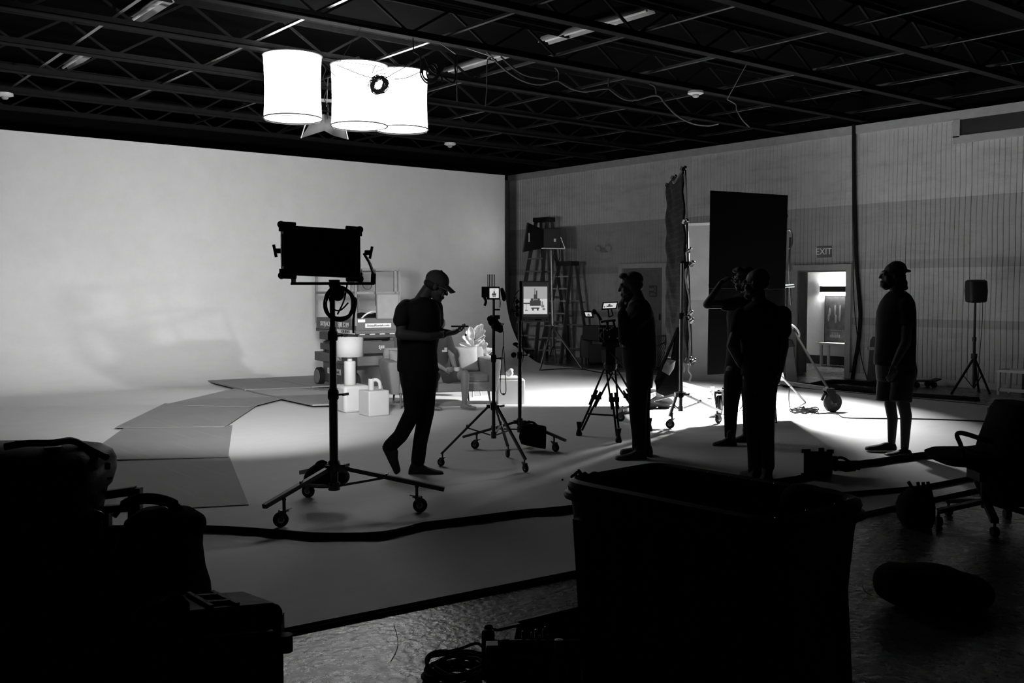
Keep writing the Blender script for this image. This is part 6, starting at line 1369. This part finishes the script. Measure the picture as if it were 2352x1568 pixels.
# ---- gear at the bottom centre
c0 = at(1220, 1500, 3.95); c0.z = CZ; t = T('gear_crate', 'open black crate full of small gear left of the big bin', 'crate', c0); K = t.L
t.part('tray', quad(K, 1118, 1468, 1336, 1640, -.05, .3), DKP, bevel=.015)
t.part('left_post', quad(K, 1106, 1446, 1136, 1560, -.1, .0), DKP, bevel=.01); t.part('post_cap', MB().ell(K(1122, 1441, -.05), (.018, .018, .014)), BLK)
t.part('back_lid', tquad(K, [(1190, 1425), (1336, 1391), (1336, 1470), (1180, 1470)], .22, .3), DKP, bevel=.01)
t.part('edge_strip', MB().beam(K(1138, 1446, -.05), K(1192, 1434, .2), .02, .012), DST)
t.part('bar', MB().cyl(K(1173, 1505, -.12), K(1242, 1514, -.12), .008, seg=8), mat('bar_dull', .12, .5))
rnd = random.Random(9)
for i, (px, py, r_) in enumerate(((1201, 1451, .010), (1205, 1454, .007), (1221, 1454, .008), (1238, 1461, .013), (1257, 1460, .012), (1232, 1447, .013), (1253, 1441, .010), (1233, 1474, .006), (1248, 1447, .006))):
    r_ *= .6; q = at(px, py, 3.85); m_ = T('metal_fitting', 'small metal fitting glinting in the gear crate', 'fitting', q, None, 'metal fittings in the gear crate'); m_.part('body', MB().lathe([(r_, -.03), (r_, 0), (r_ * .7, .004), (r_ * .3, .005)], seg=12), mat('fitting_metal', .35, .3, .9)); m_.part('collar', MB().lathe([(r_ * 1.05, -.015), (r_ * 1.05, -.01)], seg=12), BLK)
q = at(1130, 1478, 3.75); t = T('white_box', 'small box with a bright white top standing at the corner of the gear crate', 'box', q, -HEAD + .05)
t.part('body', MB().box((0, .0, -.05), (.046, .05, .09)), DKP); t.part('top_label', MB().box((0, 0, -.002), (.044, .048, .008)), mat('paper_white', .85, .5), 'bright white top')
# coil of heavy cable
c0 = fl(1040, 1556, CZ); c0 = at(1048, 1556, 4.02); c0.z = CZ; mb = MB(); rnd = random.Random(21)
for k in range(16):
    rx = .115 + rnd.uniform(-.03, .022); oz = .02 + .012 * k * .6; ox_, oy_ = rnd.uniform(-.02, .02), rnd.uniform(-.02, .02)
    mb.tube([(ox_ + rx * math.cos(a), oy_ + rx * 1.0 * math.sin(a), oz + .012 * math.sin(2 * a + k)) for a in [i * math.pi / 18 for i in range(36)]], .0075, 7, True)
K = loc(c0); mb.tube(curve([K.L(1015, 1500, .1), K.L(1060, 1488, .1), K.L(1095, 1477, .05), K.L(1112, 1490, .0), K.L(1122, 1508, -.05)]), .006, 7); mb.tube(curve([K.L(1040, 1497), K.L(1075, 1494), K.L(1105, 1500)]), .006, 7); mb.ell(K.L(989, 1506, .05), (.011, .011, .011)); mb.tube(curve([K.L(989, 1506, .05), K.L(981, 1525, .02), K.L(975, 1545, 0)]), .006, 6)
solo('coiled_cable', 'heavy black cable coil on the concrete at the bottom edge', 'cable', c0, mb, RUB)
# bottle
c0 = at(1283, 1600, 3.62); c0.z = CZ; gl = mat('clear_plastic', .3, .12, var=0, alpha=.85)
t = T('water_bottle', 'clear plastic water bottle with ribbed sides left of the big bin', 'bottle', c0)
bh = at(1283, 1464, 3.62).z - CZ; k = bh / .23
t.part('bottle_body', MB().lathe([(0, 0), (.03, 0), (.033, .01), (.031, .03), (.033, .04), (.031, .05), (.033, .06), (.031, .07), (.033, .08), (.033, .13), (.030, .16), (.018, .19), (.013, .20), (.013, .215)], seg=24).move((0, 0, 0)), gl)
t.part('cap', MB().lathe([(0, .21), (.016, .21), (.016, .228), (0, .23)], seg=20), WHT); t.part('bottle_label', MB().lathe([(.0335, .09), (.0335, .125)], seg=24, cap=False), GRY)
for ch in t.o.children: ch.scale = (1, 1, k)
# curved scratch cable on concrete
floor_cable([(905, 1436), (912, 1460), (914, 1480), (908, 1500), (897, 1520)], .0015, 'thin curved wire lying on the bright concrete', z=CZ, name='thin_wire')
# ---- office chair
bo = fl(2262, 1205, CZ); t = T('office_chair', 'black office chair turned left at the right edge of the picture', 'chair', bo); K = t.L; D = t.D
mb = MB(); mb.loft([(K(2318, 1150, .0), .15, .2), (K(2312, 1120, .0), .17, .22), (K(2308, 1060, 0), .17, .23), (K(2312, 1010, 0), .13, .24), (K(2325, 970, 0), .12, .24), (K(2332, 940, 0), .11, .23), (K(2335, 924, 0), .09, .2)], 28, 3.4); t.part('backrest', mb, FAB)
mb = MB(); mb.loft([(K(2225, 1062, 0), .2, .2), (K(2222, 1054, 0), .245, .24), (K(2222, 1042, 0), .25, .25), (K(2226, 1036, 0), .22, .23)], 32, 3.6); t.part('seat', mb, FAB)
for dd in (-.27, .27):
    t.part('armrest', MB().tube(curve([K(2214, 1048, dd), K(2206, 1020, dd), K(2198, 1000, dd), K(2205, 994, dd), (K(2225, 998, dd)), K(2255, 1008, dd), K(2280, 1015, dd)]), .016, 8), BLK)
t.part('seat_plate', MB().beam(K(2195, 1062), K(2250, 1080), .12, .02), BLK); t.part('column', MB().cyl((0, 0, .12), (K(2262, 1075)), .028, seg=12).box(K(2268, 1090), (.2, .2, .06)), BLK)
for i in range(5):
    a = .3 + i * 2 * math.pi / 5 + math.pi * .12; e_ = Vector((.33 * math.cos(a), .33 * math.sin(a), .1)); lg = t.part('base_arm', MB().beam((0, 0, .17), e_, .05, .03), BLK)
    cs_ = t.part('caster', MB().cyl(e_ + Vector((-.02, 0, -.07)), e_ + Vector((.02, 0, -.07)), .032, seg=14).cyl(e_, e_ + Vector((0, 0, -.06)), .01, seg=8), BLK)
# ---- tool bag
bo = fl(2103, 1210, CZ); t = T('tool_bag', 'black tool bag with tool handles sticking out of its top', 'bag', bo); K = t.L; D = t.D
rows = [(2076, 2136, 1208, .09, 0), (2066, 2141, 1190, .12, 0), (2063, 2142, 1160, .12, 0), (2068, 2140, 1142, .1, 0), (2084, 2138, 1126, .07, 0), (2090, 2136, 1118, .04, 0)]
t.part('body', MB().loft([(K((a + c) / 2, y, dd), (c - a) / 2 * D / FPX, ry) for a, c, y, ry, dd in rows], 28, 3), FAB)
for x, y, x1, y1 in ((2086, 1106, 2094, 1125), (2108, 1107, 2106, 1122), (2120, 1107, 2117, 1122), (2131, 1106, 2129, 1122)): t.part('tool_handle', MB().tube(curve([K(x, y), K((x + x1) / 2 + 2, (y + y1) / 2), K(x1, y1)]), .012, 7), BLK)
# ---- dark duffel at the lower right
bo = fl(2120, 1390, CZ); t = T('duffel_bag', 'black duffel bag barely visible on the dark concrete at the lower right', 'bag', bo); K = t.L
mb = MB().ell(K(2120, 1345), (.26, .16, .12)).ell(K(2060, 1335), (.12, .14, .1)).ell(K(2210, 1360), (.16, .16, .1)); t.part('body', remesh(mb, 'body', .02, 3), FAB)
t.part('strap', MB().tube(curve([K(1981, 1340), K(1984, 1355), K(1995, 1363), K(2004, 1368)]), .003, 5), mat('strap_grey', .2, .5))
# ================================================================ ceiling clutter
FX = mat('fixture_white', .3, .5, var=.1)
def strip(x, y0, y1, label, w=.2):
    t = T('strip_fixture', label, 'light fixture', (x, (y0 + y1) / 2, 4.98), 0, 'unlit strip fixtures under the roof deck'); l_ = y1 - y0
    t.part('reflector', MB().add([(-w / 2, -l_ / 2, 0), (-.04, -l_ / 2, .09), (.04, -l_ / 2, .09), (w / 2, -l_ / 2, 0), (-w / 2, l_ / 2, 0), (-.04, l_ / 2, .09), (.04, l_ / 2, .09), (w / 2, l_ / 2, 0)], [(0, 1, 5, 4), (1, 2, 6, 5), (2, 3, 7, 6)]), FX, solid=.004)
    t.part('tube', MB().cyl((0, -l_ / 2 + .05, .03), (0, l_ / 2 - .05, .03), .018, seg=8), WHT)
strip(9.0, 8.6, 10.6, 'pale unlit strip fixture high above the black flag, upper centre right')
strip(9.05, 11.5, 13.0, 'pale unlit strip fixture right of the glowing cylinders'); strip(4.22, 11.8, 13.1, 'pale unlit strip fixture at the top left edge of the ceiling'); strip(4.27, 15.2, 16.5, 'pale unlit strip fixture farther back at the left')
for px, py, lb in ((20, 218, 'at the far left of the ceiling'), (1046, 333, 'above the corner of the room'), (1610, 217, 'above the quilted frame')):
    p = fl(px, py, 4.53); y = min(JY, key=lambda a: abs(a - p.y)); p.y = y
    t = T('smoke_detector', 'small white round ceiling detector ' + lb, 'detector', p, 0, 'ceiling detectors'); t.part('base', MB().lathe([(.0, .065), (.115, .065), (.12, .03), (.08, .015), (.0, .015)], seg=24), WHT); t.part('sensor', MB().lathe([(.05, .015), (.05, -.01), (.03, -.03), (.0, -.03)], seg=18), mat('sensor', .3, .5))
# skirt / softbox behind the cylinders
b_ = at(747, 300, 14.6); t = T('fabric_softbox', 'dark folded fabric softbox hanging between the glowing cylinders', 'softbox', b_); K = t.L
t.part('fabric', MB().add([K(712, 284, -.2), K(745, 262, 0), K(778, 275, -.2), K(793, 300, -.3), K(799, 320, -.3), K(765, 311, 0), K(745, 300, -.1), K(691, 317, -.3), K(690, 262, .3)], [(0, 1, 6, 7), (1, 2, 5, 6), (2, 3, 4, 5), (8, 1, 0)]), mat('softbox_fabric', .1, .7), solid=.01)
t.part('rod', MB().cyl(K(701, 286, -.3), K(691, 317, -.3), .012, seg=6), STL); t.part('rod', MB().cyl(K(792, 290, -.3), K(799, 320, -.3), .012, seg=6), STL)
t.part('hanger', MB().cyl(K(753, 240, 0), K(753, 292, -.1), .01, seg=6).cyl(K(750, 245), K(753, 180), .008, seg=6), STL)
t.part('hanger_wires', MB().tube(curve([K(738, 145, -.5), K(748, 160, -.4), K(742, 180, -.3), K(752, 200, -.2), K(745, 225, -.2), K(755, 250, -.1), K(750, 262, 0)]), .008, 5), BLK)
t.part('bracket', MB().beam(K(736, 230, .3), K(772, 233, .3), .06, .04).beam(K(738, 267, .3), K(768, 270, .3), .04, .03), FX)
# hanging coil in front of the cylinders
b_ = at(871, 190, 11.7); mb = MB(); rnd = random.Random(31); K = loc(b_)
for k in range(34):
    r_ = rnd.uniform(.07, .112); cxx = rnd.uniform(-.02, .02); czz = rnd.uniform(-.02, .015); sq = rnd.uniform(.82, 1.1); ro = rnd.uniform(0, 3)
    mb.tube([Vector((cxx + r_ * math.cos(a) * sq * math.cos(ro * .2) , .03 * math.sin(a + k), czz + r_ * math.sin(a + ro * .15) - .02)) for a in [i * math.pi / 10 for i in range(20)]], .0036, 5, True)
for k in range(16):
    a = rnd.uniform(math.pi, 2 * math.pi); mb.ell((.09 * math.cos(a), -.02, .09 * math.sin(a) - .02), .012, seg=6, rings=4)
mb.tube(curve([K.L(866, 172), K.L(865, 165), K.L(872, 153), K.W((b_.x, 11.85, 4.6)), K.W((b_.x, 11.85, 4.66))]), .004, 5); mb.tube(curve([K.L(880, 172), K.L(905, 155), K.L(935, 147), K.L(945, 140)]), .004, 5)
solo('coiled_cable', 'tangled black cable coil hanging against the glowing middle cylinder', 'cable', b_, mb, RUB)
def hang(pts, D, r, label, m_=None, name='hanging_cable', n_=8, loops=()):
    b_ = at(pts[0][0], pts[0][1], D); K = loc(b_); yj = min(JY, key=lambda a: abs(a - b_.y))
    mb = MB().tube([K.L(pts[0][0], pts[0][1]), K.W((b_.x, yj, 4.60)), K.W((b_.x, yj, 4.66))], r * .7, 6); mb.tube(curve([K.L(p[0], p[1], p[2] if len(p) > 2 else 0) for p in pts], n_), r, 6)
    for lp_ in loops: mb.tube(curve([K.L(*p) for p in lp_], n_), r, 6)
    return solo(name, label, 'cable', b_, mb, m_ or RUB)
GC = mat('grey_cable', .12, .5)
hang([(950, 118), (965, 130), (968, 160), (975, 180), (990, 188), (1003, 178), (1002, 158), (990, 148), (980, 165), (985, 185)], 11.9, .011, 'loops of black cable hanging just right of the glowing cylinders', loops=[[(970, 140), (966, 170), (980, 190), (1000, 186), (1010, 165), (1000, 145), (985, 150)], [(972, 150), (972, 175), (988, 184), (1006, 172), (1006, 156)], [(1005, 170), (1020, 178), (1040, 190), (1046, 175), (1045, 150), (1048, 125)], [(975, 130), (990, 160), (1012, 175), (1016, 188)]])
hang([(1131, 130), (1120, 140), (1118, 170), (1118, 190), (1118, 205), (1115, 243)], 12.0, .008, 'thin hanging cord with pale tape marks right of the cable loops', GC)
hang([(1048, 125), (1050, 150), (1049, 180), (1050, 232)], 11.9, .008, 'thin cord hanging straight down beside the cable loops', GC)
hang([(1118, 120), (1160, 160), (1200, 185), (1240, 194), (1283, 186), (1320, 204), (1360, 208), (1398, 202), (1430, 222), (1460, 229), (1508, 219), (1530, 240), (1555, 265), (1590, 283), (1625, 288), (1650, 284)], 12.6, .013, 'grey cable bundle swagging across the ceiling towards the right wall', GC, loops=[[(1283, 186), (1310, 202), (1340, 210), (1370, 206), (1398, 203)], [(1398, 203), (1430, 226), (1455, 231)], [(1283, 186), (1283, 165), (1275, 155)], [(1398, 202), (1398, 180)], [(1508, 219), (1505, 200), (1492, 192)], [(1150, 130), (1200, 170), (1260, 182)]])
hang([(1670, 228), (1690, 240), (1692, 252), (1705, 275), (1722, 292)], 13.5, .008, 'thin grey cable hanging from the joists above the black flag', GC)
hang([(775, 150), (840, 175), (880, 180), (905, 168), (940, 148), (960, 132)], 11.9, .005, 'thin black wire strung across the tops of the glowing cylinders', loops=[[(905, 182), (935, 178), (975, 160)], [(862, 150), (855, 168)], [(740, 145), (760, 165), (770, 175)]])
